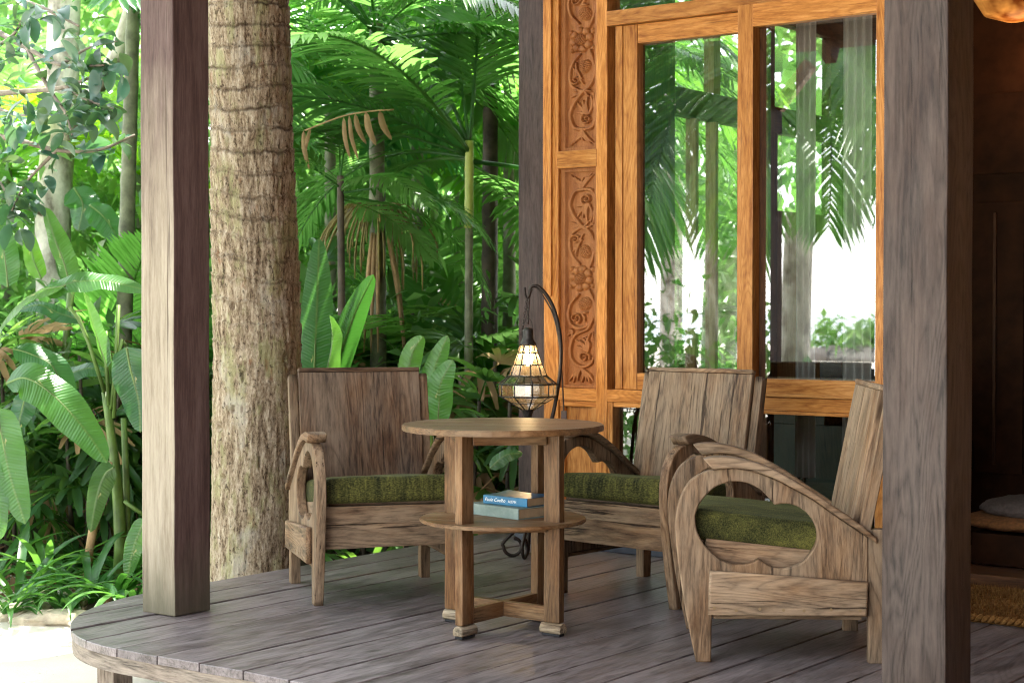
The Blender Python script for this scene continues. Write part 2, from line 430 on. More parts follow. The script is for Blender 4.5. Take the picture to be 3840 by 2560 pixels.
def leafmat(name, cols, trans, rough=.38, tfac=.38, spec=.5, veins=0.0, obj_tint=True, attr_rnd=False, blotch=None, dry=None):
    t = NT(name)
    oi = t.n('ShaderNodeObjectInfo')
    r = t.attr('rnd').outputs['Fac'] if attr_rnd else oi.outputs['Random']
    n = len(cols); c = t.ramp(r, [((i / (n - 1)) if n > 1 else 0, k) for i, k in enumerate(cols)])
    tr = t.ramp(r, [(0, trans), (1, tuple(min(1, x * 1.25) for x in trans))])
    tc = t.n('ShaderNodeTexCoord').outputs['Object']
    nz = t.noise(tc, 7, 4, .6)
    hv = t.n('ShaderNodeHueSaturation'); t.l(c, hv.inputs['Color']); t.l(t.mapr(nz, .3, .7, .75, 1.25), hv.inputs['Value']); c = hv.outputs[0]
    if obj_tint:
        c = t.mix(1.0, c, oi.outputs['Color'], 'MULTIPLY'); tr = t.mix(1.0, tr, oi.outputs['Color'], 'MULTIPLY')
    nrm = None
    if veins:
        g = t.attr('g').outputs['Vector']; sp = t.n('ShaderNodeSeparateXYZ'); t.l(g, sp.inputs[0])
        ab = t.math('ABSOLUTE', sp.outputs['Y'])
        ph = t.math('MULTIPLY', t.math('SUBTRACT', sp.outputs['X'], t.math('MULTIPLY', ab, .45)), veins)
        wob = t.math('MULTIPLY', t.noise(t.map(g, (14, 4, 1)), 1, 3, .6), 5.0)
        s1 = t.math('SINE', t.math('ADD', ph, wob)); s2 = t.math('SINE', t.math('MULTIPLY', ph, .37))
        vv = t.math('ADD', s1, s2)
        nrm = t.bump(vv, .0007, .7)
        c = t.mix(t.mapr(vv, -2, 2, 0, .12), c, tuple(min(1, x * 1.5) for x in cols[-1]))
        mid = t.mapr(ab, .002, .007, .7, 0)
        c = t.mix(mid, c, (.15, .24, .07))
        if blotch:
            bl = t.noise(t.map(g, (9, 22, 1)), 1, 3, .5); c = t.mix(t.mapr(bl, .70, .74), c, blotch)
    if dry:
        dn = t.noise(tc, 3.0, 3, .5); c = t.mix(t.mapr(dn, .60, .70), c, dry)
    p = t.bsdf(c, rough, nrm, spec, link=False)
    tl = t.n('ShaderNodeBsdfTranslucent'); t.l(tr, tl.inputs['Color'])
    mx = t.n('ShaderNodeMixShader'); mx.inputs[0].default_value = tfac
    t.l(p.outputs[0], mx.inputs[1]); t.l(tl.outputs[0], mx.inputs[2]); t.l(mx.outputs[0], t.out.inputs['Surface'])
    return t.m
G1, G2, G3 = (.030, .090, .032), (.055, .135, .042), (.10, .185, .05)
M['banana'] = leafmat('banana_leaf', [(.030, .094, .038), (.05, .135, .048)], (.14, .34, .06), .26, .36, .5, 420.0, blotch=(.42, .40, .16))
M['palm'] = leafmat('palm_leaflet', [G1, G2, G3], (.18, .43, .085), .24, .44)
M['rhapis'] = leafmat('lady_palm_leaf', [(.024, .074, .032), (.046, .112, .042), (.08, .15, .046)], (.2, .40, .065), .26, .42)
M['strap'] = leafmat('strap_leaf', [(.035, .115, .03), (.065, .17, .04)], (.15, .38, .05), .35, .35)
M['ficus'] = leafmat('leathery_leaf', [(.035, .085, .06), (.055, .12, .08), (.08, .15, .09)], (.16, .33, .08), .28, .22)
M['mass'] = leafmat('far_leaves', [(.022, .085, .022), (.05, .14, .035), (.11, .22, .05), (.20, .32, .06)], (.25, .49, .11), .3, .45, obj_tint=False, attr_rnd=True)
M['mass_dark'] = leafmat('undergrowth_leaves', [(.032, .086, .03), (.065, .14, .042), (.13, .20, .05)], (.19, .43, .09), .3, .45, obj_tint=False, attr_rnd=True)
M['dry_leaf'] = leafmat('dry_leaf', [(.20, .12, .06), (.40, .26, .14), (.30, .19, .11)], (.5, .33, .17), .7, .35, .2)
M['litter'] = leafmat('leaf_litter', [(.06, .035, .02), (.16, .09, .05), (.24, .15, .09), (.10, .075, .06)], (.2, .12, .06), .8, .1, .2, obj_tint=False, attr_rnd=True)
M['stem_green'] = plain('green_stem', (.10, .17, .035), .45, nscale=9, namt=.5)
M['stem_dark'] = plain('dark_cane', (.06, .045, .03), .7, nscale=12, namt=.6, bump=.004)
M['stem_grey'] = plain('palm_stem_bark', (.13, .14, .085), .7, nscale=14, namt=.55, bump=.004)
M['stem_lime'] = plain('crownshaft', (.34, .40, .09), .4, nscale=7, namt=.25)
M['straw'] = plain('dry_sheath', (.34, .22, .11), .8, nscale=9, namt=.5)
M['fruit'] = plain('palm_fruit_strand', (.17, .135, .03), .6, nscale=30, namt=.4)
M['branch'] = plain('tree_bark', (.20, .165, .13), .85, nscale=18, namt=.5, bump=.006)
def palebark():
    t = NT('pale_bark'); tc = t.n('ShaderNodeTexCoord').outputs['Object']
    a = t.noise(t.map(tc, (1, 1, .7)), 6, 7, .65)
    c = t.ramp(a, [(.36, (.11, .09, .07)), (.48, (.36, .33, .28)), (.62, (.62, .58, .52))])
    t.bsdf(c, .85, t.bump(a, .01, .7)); return t.m
M['pale_bark'] = palebark()
def coconut():
    t = NT('coconut_bark'); g = t.attr('g').outputs['Vector']           # g = (height, around, around)
    h = t.attr('ring').outputs['Fac']
    fib = t.noise(t.map(g, (10, 46, 46)), 1, 6, .72, .25); fine = t.noise(t.map(g, (70, 150, 150)), 1, 4, .75)
    pat = t.noise(t.map(g, (5, 8, 8)), 1, 6, .62)
    v = t.math('ADD', t.math('MULTIPLY', fib, .65), t.math('MULTIPLY', fine, .4))
    c = t.ramp(v, [(.40, (.03, .02, .012)), (.47, (.16, .115, .074)), (.55, (.29, .23, .16)), (.66, (.46, .40, .31))])
    lich = t.noise(t.map(g, (4.2, 11, 11)), 1, 6, .7)
    c = t.mix(t.mapr(lich, .50, .60, 0, .6), c, (.27, .27, .13))
    red = t.noise(t.map(g, (9, 20, 20)), 1, 4, .6); c = t.mix(t.mapr(red, .62, .72, 0, .6), c, (.20, .09, .042))
    grey = t.mapr(pat, .56, .66, 0, .55); c = t.mix(grey, c, (.40, .37, .31))
    spk = t.noise(t.map(g, (42, 60, 60)), 1, 3, .6); c = t.mix(t.mapr(spk, .60, .66, 0, .75), c, (.04, .026, .016))
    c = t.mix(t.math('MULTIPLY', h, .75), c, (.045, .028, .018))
    hh = t.math('ADD', t.math('MULTIPLY', fib, .9), t.math('MULTIPLY', fine, .5))
    t.bsdf(c, .9, t.bump(hh, .007, .9), .15); return t.m
M['coconut'] = coconut()

def glass(name, fac=.34, tint=(.92, .97, .95), rough=0.0):
    t = NT(name); tr = t.n('ShaderNodeBsdfTransparent'); tr.inputs[0].default_value = (*tint, 1)
    gl = t.n('ShaderNodeBsdfGlossy'); gl.inputs['Roughness'].default_value = rough; gl.inputs['Color'].default_value = (.95, .97, 1, 1)
    lw = t.n('ShaderNodeFresnel'); lw.inputs['IOR'].default_value = 1.5
    f = t.math('MINIMUM', t.math('ADD', lw.outputs[0], fac), 1.0)
    mx = t.n('ShaderNodeMixShader'); t.l(f, mx.inputs[0]); t.l(tr.outputs[0], mx.inputs[1]); t.l(gl.outputs[0], mx.inputs[2])
    t.l(mx.outputs[0], t.out.inputs['Surface']); return t.m
M['window_glass'] = glass('window_glass', .17)
def lamp_glass(name, tfac, gfac):
    t = NT(name); tc = t.n('ShaderNodeTexCoord').outputs['Object']
    tr = t.n('ShaderNodeBsdfTransparent'); tr.inputs[0].default_value = (.95, .93, .88, 1)
    gl = t.n('ShaderNodeBsdfGlossy'); gl.inputs['Roughness'].default_value = .1
    tl = t.n('ShaderNodeBsdfTranslucent'); tl.inputs[0].default_value = (.85, .68, .46, 1)
    m1 = t.n('ShaderNodeMixShader'); m1.inputs[0].default_value = tfac; t.l(tr.outputs[0], m1.inputs[1]); t.l(tl.outputs[0], m1.inputs[2])
    m2 = t.n('ShaderNodeMixShader'); m2.inputs[0].default_value = gfac; t.l(m1.outputs[0], m2.inputs[1]); t.l(gl.outputs[0], m2.inputs[2])
    t.l(m2.outputs[0], t.out.inputs['Surface']); return t.m
M['lantern_glass'] = lamp_glass('clear_lantern_glass', .11, .15)
M['lantern_warm'] = lamp_glass('frosted_lantern_glass', .10, .10)
def emit(name, col, st):
    t = NT(name); e = t.n('ShaderNodeEmission'); e.inputs[0].default_value = (*col, 1); e.inputs[1].default_value = st
    t.l(e.outputs[0], t.out.inputs['Surface']); return t.m
M['bulb'] = emit('lit_bulb', (1, .68, .34), 26.0)
def lampshade():
    t = NT('amber_shade'); tc = t.n('ShaderNodeTexCoord').outputs['Object']
    n = t.noise(tc, 9, 3, .6)
    p = t.bsdf(t.ramp(n, [(.3, (.15, .04, .006)), (.7, (.5, .2, .05))]), .3, link=False)
    e = t.n('ShaderNodeEmission'); e.inputs[1].default_value = .10; t.l(t.ramp(n, [(.35, (.12, .02, .002)), (.68, (1, .42, .08))]), e.inputs[0])
    a = t.n('ShaderNodeAddShader'); t.l(p.outputs[0], a.inputs[0]); t.l(e.outputs[0], a.inputs[1]); t.l(a.outputs[0], t.out.inputs['Surface'])
    return t.m
M['shade'] = lampshade()
def curtain():
    t = NT('grey_linen'); tc = t.n('ShaderNodeTexCoord').outputs['Object']
    n = t.noise(t.map(tc, (260, 260, 40)), 1, 2, .6)
    p = t.bsdf(t.ramp(n, [(.3, (.36, .34, .32)), (.7, (.52, .5, .47))]), .9, link=False)
    tl = t.n('ShaderNodeBsdfTranslucent'); tl.inputs[0].default_value = (.5, .47, .43, 1)
    m = t.n('ShaderNodeMixShader'); m.inputs[0].default_value = .4
    t.l(p.outputs[0], m.inputs[1]); t.l(tl.outputs[0], m.inputs[2]); t.l(m.outputs[0], t.out.inputs['Surface']); return t.m
M['curtain'] = curtain()
def coir():
    t = NT('coir_fibre'); tc = t.n('ShaderNodeTexCoord').outputs['Object']
    n = t.noise(tc, 55, 4, .7); b = t.noise(tc, 5, 3, .5)
    c = t.ramp(t.math('ADD', t.math('MULTIPLY', n, .7), t.math('MULTIPLY', b, .3)), [(.3, (.07, .032, .009)), (.5, (.19, .09, .026)), (.7, (.33, .18, .06))])
    t.bsdf(c, .95, t.bump(n, .006, 1), .1); return t.m
M['coir'] = coir()
M['wool_grey'] = plain('grey_fleece', (.11, .085, .072), .95, nscale=60, namt=.3, bump=.01)
M['wool_orange'] = plain('orange_fleece', (.22, .09, .025), .95, nscale=60, namt=.4, bump=.01)
M['paper'] = plain('book_pages', (.34, .24, .14), .9, nscale=40, namt=.15)
def bookcloth():
    t = NT('faded_green_cloth'); tc = t.n('ShaderNodeTexCoord').outputs['Object']
    n = t.noise(tc, 22, 5, .6); s = t.noise(t.map(tc, (60, 60, 260)), 1, 3, .6)
    c = t.ramp(n, [(.3, (.13, .19, .175)), (.7, (.23, .29, .26))]); c = t.mix(t.mapr(s, .58, .68, 0, .35), c, (.12, .16, .15))
    t.bsdf(c, .7); return t.m
M['book_green'] = bookcloth()
def bookcover():
    t = NT('blue_sunset_cover'); tc = t.n('ShaderNodeTexCoord').outputs['Object']
    m = t.n('ShaderNodeMapping'); m.inputs['Scale'].default_value = (9, 13, 1); m.inputs['Location'].default_value = (-1.1, -.7, 0); t.l(tc, m.inputs[0])
    gr = t.n('ShaderNodeTexGradient', gradient_type='SPHERICAL'); t.l(m.outputs[0], gr.inputs[0])
    n = t.noise(t.map(tc, (14, 60, 1)), 1, 4, .6, .6)
    v = t.math('ADD', gr.outputs['Fac'], t.math('MULTIPLY', t.math('SUBTRACT', n, .5), .35))
    c = t.ramp(v, [(.3, (.012, .11, .24)), (.7, (.03, .19, .33)), (.92, (.20, .16, .12)), (1.0, (.32, .22, .13))])
    t.bsdf(c, .3); return t.m
M['book_top'] = bookcover()
M['book_blue'] = plain('blue_spine', (.015, .145, .29), .35, nscale=14, namt=.25)
M['ink_white'] = plain('white_ink', (.85, .87, .88), .5)
M['ink_grey'] = plain('faded_ink', (.13, .19, .19), .7)

# ------------------------------------------------------------------ ground, garden bed, sea
def axis_pts(a, b, fine, far):
    x = [a]; 
    left = -np.geomspace(.6, far, 22)[::-1] + a; mid = np.arange(a, b, fine); right = np.geomspace(.6, far, 22) + b
    return np.concatenate([left, mid, right])
def ground_z(X, Y):
    z = -.30 + .035 * (vn(X * 1.3, Y * 1.3, 3.3) - .5) + .012 * (vn(X * 6, Y * 6, 8.3) - .5)
    z = z - np.clip((-48 - Y) / 30, 0, 1) ** 1.2 * 1.6
    return z
gx, gy = axis_pts(-14, 6, .16, 900), axis_pts(-6, 14, .16, 900)
X, Y = np.meshgrid(gx, gy, indexing='ij'); Z = ground_z(X, Y)
n1, n2 = X.shape; I = np.arange(n1 * n2).reshape(n1, n2)
F = np.stack([I[:-1, :-1], I[1:, :-1], I[1:, 1:], I[:-1, 1:]], -1).reshape(-1, 4)
structure(obj('sand_ground', arr_mesh('sand_ground', np.stack([X, Y, Z], -1).reshape(-1, 3), F, M['sand'], True)))
me = arr_mesh('sea', np.array([(-1500, -1800, -1.0), (1500, -1800, -1.0), (1500, -30, -1.0), (-1500, -30, -1.0)]), np.array([(0, 1, 2, 3)]), M['water'])
structure(obj('sea', me))
# garden bed: soil sheet left of and behind the deck
gx, gy = np.arange(-13.0, -4.45, .07), np.arange(4.2, 14.0, .07)
X, Y = np.meshgrid(gx, gy, indexing='ij')
d = np.minimum((Y - 4.62) + .55 * (X + 6.0) * (X < -6.0) + .55 * np.clip(X + 5.9, 0, 2) * .0, 9)          # sand border in front
edge = np.clip((d + .25 * (vn(X * 2, Y * 2, 1.7) - .5)) / .35, -1, 1)
path = np.clip((-(X * -.6 + Y * .8) + 11.6) / .5, -1, 1)                                                # pale path crosses behind the bed
edge = np.minimum(edge, path)
Z = -.36 + .085 * edge + .05 * (vn(X * 3, Y * 3, 5.1) - .5) * (edge > 0) + .02 * (vn(X * 11, Y * 11, 2.2) - .5)
n1, n2 = X.shape; I = np.arange(n1 * n2).reshape(n1, n2)
F = np.stack([I[:-1, :-1], I[1:, :-1], I[1:, 1:], I[:-1, 1:]], -1).reshape(-1, 4)
structure(obj('garden_bed', arr_mesh('garden_bed', np.stack([X, Y, Z], -1).reshape(-1, 3), F, M['soil'], True)))
me = arr_mesh('lawn', np.array([tuple(CW(-14, 14.2, -.255)), tuple(CW(9, 14.2, -.255)), tuple(CW(18, 45, -.255)), tuple(CW(-34, 45, -.255))]), np.array([(0, 1, 2, 3)]), M['lawn'])
structure(obj('lawn', me))

# ------------------------------------------------------------------ deck
PW = .185; GAP = .006
deck_pts = []
def deck_front(x):                      # y of the front edge of the deck at x (rounded corner at the left)
    if x >= -4.10: return 3.48
    u = min(1.0, (-4.10 - x) / .762)
    return 4.35 - .87 * math.sqrt(max(0, 1 - u * u))
BACK = 6.42
rim = []
for i in range(40):
    a = math.pi / 2 * i / 39
    rim.append((-4.10 - .756 * math.cos(a), 4.35 - .866 * math.sin(a)))
rim = [(-4.856, BACK)] + [(-4.856, BACK + (4.35 - BACK) * k / 6) for k in range(1, 6)] + rim + [(x, 3.484) for x in (-3.6, -3.0, -2.0, -1.0, 0, 1.2, 2.6)]
V, Fc = [], []
for i, (x, y) in enumerate(rim):
    p = Vector(rim[max(0, i - 1)]); q = Vector(rim[min(len(rim) - 1, i + 1)]); t = (q - p).normalized(); nn = Vector((t.y, -t.x))
    inn = Vector((x, y)) - nn * .035 * (1 if True else -1)
    # outward is to the left/front: make sure
    if (Vector((x, y)) - Vector((-3.2, 5.2))).dot(nn) < 0: inn = Vector((x, y)) + nn * .035
    for (a, b) in ((x, y), tuple(inn)):
        for z in (-.0265, -.078): V.append((a, b, z))
for i in range(len(rim) - 1):
    a, b = 4 * i, 4 * (i + 1)
    Fc += [(a, b, b + 1, a + 1), (a + 2, a + 3, b + 3, b + 2), (a, a + 2, b + 2, b), (a + 1, b + 1, b + 3, a + 3)]
Fc += [(0, 1, 3, 2), (len(V) - 4, len(V) - 2, len(V) - 1, len(V) - 3)]
me = poly_mesh('deck', V, Fc, M['deck_edge'])
L = 0; gv = []
for i in range(len(rim)):
    if i: L += math.dist(rim[i], rim[i - 1])
    for k in range(4): gv.append((L, .035 * (k // 2), V[4 * i + k][2]))
a = me.attributes.new('g', 'FLOAT_VECTOR', 'POINT'); a.data.foreach_set('vector', np.array(gv, dtype=np.float32).ravel())
deck = structure(obj('deck', me))
def plank(x0, x1, seed):
    xs = [x0 + GAP / 2 + (x1 - x0 - GAP) * k / 8 for k in range(9)]
    front = [(x, deck_front(max(x, -4.8615)) - .001) for x in xs]
    bm = bmesh.new()
    ring = front + [(xs[-1], BACK), (xs[0], BACK)]
    vs_ = [bm.verts.new((x, y, 0)) for x, y in ring]
    f = bm.faces.new(vs_)
    r = bmesh.ops.extrude_face_region(bm, geom=[f])
    for v in r['geom']:
        if isinstance(v, bmesh.types.BMVert): v.co.z -= .026
    bmesh.ops.recalc_face_normals(bm, faces=bm.faces[:])
    top = [e for e in bm.edges if all(abs(v.co.z) < 1e-6 for v in e.verts)]
    bmesh.ops.bevel(bm, geom=top, offset=.0022, segments=1, affect='EDGES')
    for k in range(1, 10):
        y = 3.5 + (BACK - 3.5) * k / 10
        bmesh.ops.bisect_plane(bm, geom=bm.verts[:] + bm.edges[:] + bm.faces[:], plane_co=(0, y, 0), plane_no=(0, 1, 0))
    rr = random.Random(seed); ph = rr.uniform(0, 9); tl = rr.uniform(-.0015, .0015); up = rr.uniform(-.0012, .0012)
    cx = (x0 + x1) / 2
    for v in bm.verts:
        v.co.z += .0008 * math.sin(v.co.y * 2.1 + ph) + tl * (v.co.x - cx) / PW * 2 + up
    me = bm_mesh('plank', bm, M['deck']); grain(me, 'y'); return me
x = -4.857; k = 0
while x < 2.6:
    obj('plank', plank(x, x + PW, k), deck); x += PW; k += 1
for (x, y) in ((-4.27, 3.60), (-2.4, 3.60), (-.6, 3.60)):
    xbox('deck_support', x - .04, x + .04, y - .04, y + .04, -.42, -.082, M['deck_edge'], deck)
V, Fc = [], []  # added dark sheet standing in for the shade under the deck
for i, (x, y) in enumerate(rim):
    c = Vector((x, y)) - Vector((-3.2, 5.4)); k = Vector((x + .30 * max(0, min(1, (-4.0 - x) / .6)), y + .30 * max(0, min(1, (4.6 - y) / .6))))
    V += [(k.x, k.y, -.079), (k.x, k.y, -.45)]
for i in range(len(rim) - 1): Fc.append((2 * i, 2 * i + 1, 2 * i + 3, 2 * i + 2))
me = poly_mesh('underdeck_shade', V, Fc, M['post_dark']); grain(me, 'x'); obj('underdeck_shade', me, deck)
board('joist', (5.4, .07, .09), (-1.4, 3.74, -.152), M['post_dark'], deck)
board('joist', (.07, 2.4, .09), (-4.62, 5.25, -.152), M['post_dark'], deck)
lg = tube_obj('driftwood_log', [(-4.06, 3.86, -.215), (-3.7, 3.9, -.21), (-3.2, 3.88, -.215), (-2.8, 3.9, -.22)], [.07, .085, .08, .07], M['branch'], None, 12)
tag(lg, 'rough brown log lying on the sand under the deck edge', 'log')

# ------------------------------------------------------------------ veranda posts
def vpost(name, x0, y0, w, h, mat, label, z0=0.0):
    t = thing(name, label, 'post', (x0 + w / 2, y0 + w / 2, 0))
    board('shaft', (w, w, h - z0), (0, 0, (h + z0) / 2), mat, t, axis='z', bev=.005, cuts=14, jit=.0008)
    return t
PA = vpost('veranda_post', -4.551, 3.960, .166, 2.62, M['post_bleached_lit'], 'square timber post with pale face of bleaching plus painted-in daylight, in front of the palm trunk')
br = board('knee_brace', (.30, .06, .07), (.19, -.01, 2.27), M['frame'], PA, rot=(0, R(-48), 0))
PB = vpost('veranda_post', -1.786, 3.960, .168, 2.62, M['post'], 'wide purplish brown timber post at the right, nearest the doorway')
PC = vpost('veranda_post', -4.583, 6.215, .172, 3.05, M['post_dark'], 'dark brown timber post between the garden and the carved wall', .03)
xbox('base_plate', -.10, .10, -.10, .10, .0015, .036, M['plinth'], PC)
for z in (.52, .86): obj('bolt', poly_mesh('bolt', *tube([(-.03, -.100, z), (-.03, -.086, z)], .011, 10), M['iron']), PC)

# ------------------------------------------------------------------ the house: wall, carved panels, windows, roof
house = thing('house', 'teak house front with carved panels and tall glazed windows behind the chairs', 'house', (0, 0, 0))
W = 6.17
FR = M['frame']
def hb(name, x0, x1, z0, z1, y0, y1, mat=FR, **k): return xbox(name, x0, x1, y0, y1, z0, z1, mat, house, **k)
TOP = 3.3
hb('stile', -4.408, -4.329, .045, TOP, W, W + .10)
hb('trim_strip', -4.404, -4.360, 1.115, TOP, W - .014, W - .0015)
hb('stile', -4.125, -4.068, .045, TOP, W - .004, W + .10, cuts=10, jit=.0006)
hb('stile', -4.036, -4.000, .709, 2.282, W + .012, W + .10)
hb('groove_board', -4.0675, -4.0365, .045, 2.282, W + .055, W + .09, M['interior'])
hb('rail', -4.333, -4.121, 1.679, 1.756, W - .007, W + .09)
hb('rail', -4.329, -3.345, .653, .7075, W - .002, W + .10)
hb('rail', -4.068, -2.62, 2.283, 2.347, W - .010, W + .10)
hb('rail', -4.329, -4.1255, .035, .115, W + .002, W + .10)
# carved panels
def carved(name, z0, z1, flip):
    w0, w1 = -4.3285, -4.1255
    nx, nz = 150, 720
    xs = np.linspace(w0, w1, nx); zs = np.linspace(z0, z1, nz)
    # pattern coordinates: u across (-1..1 over the carving), v in units of the drawing (85..1440)
    U, Vv = np.meshgrid((xs - (w0 + w1) / 2) / .0765 * 90, np.linspace(0, 1, nz), indexing='ij')
    Vv = (1470 - (Vv if not flip else 1 - Vv) * 1415)
    Uc = U + 200
    H = np.zeros_like(U)
    def stroke(pts, r, h=1.0, n=70, prof='round'):
        nonlocal H
        P = spline([(p[0], p[1], 0) for p in pts], n)
        rr = np.interp(np.linspace(0, 1, n), np.linspace(0, 1, len(r)), r) if hasattr(r, '__len__') else np.full(n, r)
        best = np.zeros_like(H)
        for (x, y, _), q in zip(P, rr):
            m0, m1 = np.searchsorted(Uc[:, 0], x - q), np.searchsorted(Uc[:, 0], x + q)
            col = Vv[0]; sel = np.where(np.abs(col - y) < q)[0]
            if m1 <= m0 or len(sel) == 0: continue
            s0, s1 = sel.min(), sel.max() + 1
            d2 = ((Uc[m0:m1, s0:s1] - x) ** 2 + (Vv[m0:m1, s0:s1] - y) ** 2) / q ** 2
            hh = np.sqrt(np.clip(1 - d2, 0, 1)) * h
            if prof == 'groove': hh = hh * (1 - .55 * np.exp(-d2 * 14))
            best[m0:m1, s0:s1] = np.maximum(best[m0:m1, s0:s1], hh)
        H = np.maximum(H, best)
    def spiral(cx, cy, r0, turns, w, a0, sgn=1):
        n = 60
        stroke([(cx + r0 * (1 - .82 * k / n) * math.cos(a0 + sgn * 2 * math.pi * turns * k / n), cy + r0 * (1 - .82 * k / n) * math.sin(a0 + sgn * 2 * math.pi * turns * k / n)) for k in range(0, n + 1, 3)], [w, w * .7, w * .8], .95, 110)
    def dome(cx, cy, rx, ry, rot=0.0, hatch=True, h=1.15):
        nonlocal H
        c, s = math.cos(rot), math.sin(rot); a = (Uc - cx) * c + (Vv - cy) * s; b = -(Uc - cx) * s + (Vv - cy) * c
        d2 = (a / rx) ** 2 + (b / ry) ** 2; hh = np.sqrt(np.clip(1 - d2, 0, 1)) * h
        if hatch: hh = hh * (1 - .32 * ((np.abs(((a / 11.0) % 1) - .5) > .36) | (np.abs(((b / 13.0) % 1) - .5) > .36)))
        H = np.where(hh > 0, np.maximum(H * (hh <= .15), hh), H)
    def fan(cx, cy, tips, r=9):
        for (x, y) in tips:
            mx, my = (cx + x) / 2 + (y - cy) * .12 * (1 if x > cx else -1), (cy + y) / 2
            stroke([(cx, cy), (mx, my), (x, y)], [r * .7, r * 1.25, r * .45], .85, 40, 'groove')
    fan(205, 195, [(135, 95), (160, 108), (186, 128), (213, 118), (240, 112), (262, 96), (286, 92)])
    fan(205, 1342, [(128, 1425), (152, 1436), (180, 1424), (206, 1432), (234, 1424), (256, 1436), (283, 1430)])
    stroke([(225, 190), (160, 205), (130, 280), (150, 350), (200, 420), (258, 472), (285, 545), (278, 620), (258, 690)], [11, 13, 13, 12, 11, 8], 1, 130, 'groove')
    stroke([(215, 190), (265, 200), (287, 255), (286, 330), (278, 412)], [10, 12, 10, 6], .9, 70, 'groove')
    spiral(235, 255, 34, 1.3, 9, 2.2, 1)
    fan(250, 285, [(178, 365), (196, 330), (212, 372), (240, 392), (262, 400), (176, 300)], 10)
    fan(215, 440, [(138, 400), (150, 440), (250, 402), (262, 430)], 8)
    stroke([(190, 438), (140, 478), (128, 550), (148, 620), (192, 672)], [10, 12, 11, 7], .9, 70, 'groove')
    spiral(166, 512, 32, 1.25, 9, 3.0, 1)
    fan(190, 545, [(215, 480), (208, 512), (150, 590), (170, 620)], 8)
    dome(222, 592, 36, 46, -.35)
    for k in range(8):
        a = 2 * math.pi * k / 8 + .2; dome(197 + 52 * math.cos(a), 765 + 60 * math.sin(a), 25, 27, a, False, .85)
    dome(197, 765, 36, 40, .5, True, 1.3)
    for (x, y) in ((275, 706), (135, 815), (272, 812), (140, 700)): dome(x, y, 14, 17, 0, False, .8)
    stroke([(252, 838), (284, 920), (281, 1010), (250, 1062), (190, 1086), (140, 1062), (122, 1000), (135, 930), (185, 868)], [7, 11, 12, 12, 12, 8], 1, 130, 'groove')
    dome(222, 928, 40, 46, .5); spiral(166, 1020, 34, 1.3, 9, 1.0, -1)
    fan(200, 985, [(216, 1010), (226, 1040), (240, 985)], 8)
    stroke([(272, 1040), (240, 1092), (165, 1130), (135, 1200), (140, 1280), (190, 1330), (250, 1322), (283, 1262), (280, 1112)], [7, 10, 12, 12, 12, 9, 6], 1, 130, 'groove')
    spiral(222, 1272, 36, 1.4, 9, 0.3, -1)
    fan(245, 1235, [(165, 1160), (190, 1165), (215, 1150), (232, 1140), (258, 1120), (172, 1200)], 10)
    fan(150, 1105, [(118, 1135), (128, 1090), (150, 1150)], 8)
    border = (np.abs(U) > 92) | (Vv < 78) | (Vv > 1452)
    H = np.where(border, 0.95, H)
    H = H + .05 * vn(U * .22, Vv * .22, 1.0)
    Yv = W + .040 - .021 * H
    Xg = np.repeat(xs[:, None], nz, 1); Zg = np.repeat(zs[None, :], nx, 0)
    V = np.stack([Xg, Yv, Zg], -1).reshape(-1, 3)
    I = np.arange(nx * nz).reshape(nx, nz)
    F = np.stack([I[:-1, :-1], I[1:, :-1], I[1:, 1:], I[:-1, 1:]], -1).reshape(-1, 4)
    g = np.stack([V[:, 2], V[:, 0], V[:, 1] * .2], 1)
    return obj(name, arr_mesh(name, V, F, M['carve'], False, {'g': g}), house)
carved('carved_panel', .709, 1.6785, False)
carved('carved_panel', 1.7565, 2.73, True)
# lower panels left
hb('panel', -4.315, -4.14, .125, .625, W + .028, W + .05)
hb('panel_rail', -4.328, -4.126, .6265, .6525, W + .008, W + .06)
hb('panel_stile', -4.328, -4.300, .116, .626, W + .008, W + .06)
hb('panel_stile', -4.156, -4.126, .116, .626, W + .008, W + .06)
# left window
hb('window_stile', -3.9995, -3.928, .709, 2.2815, W + .018, W + .07)
hb('window_rail', -3.9275, -3.414, 2.199, 2.2815, W + .020, W + .07)
hb('window_rail', -3.9275, -3.414, .709, .781, W + .020, W + .07)
hb('mullion', -3.4135, -3.342, .66, 2.3, W - .026, W + .085, cuts=8, jit=.0005)
hb('mullion', -3.3415, -3.300, .0465, 2.3, W + .028, W + .085, M['interior'])
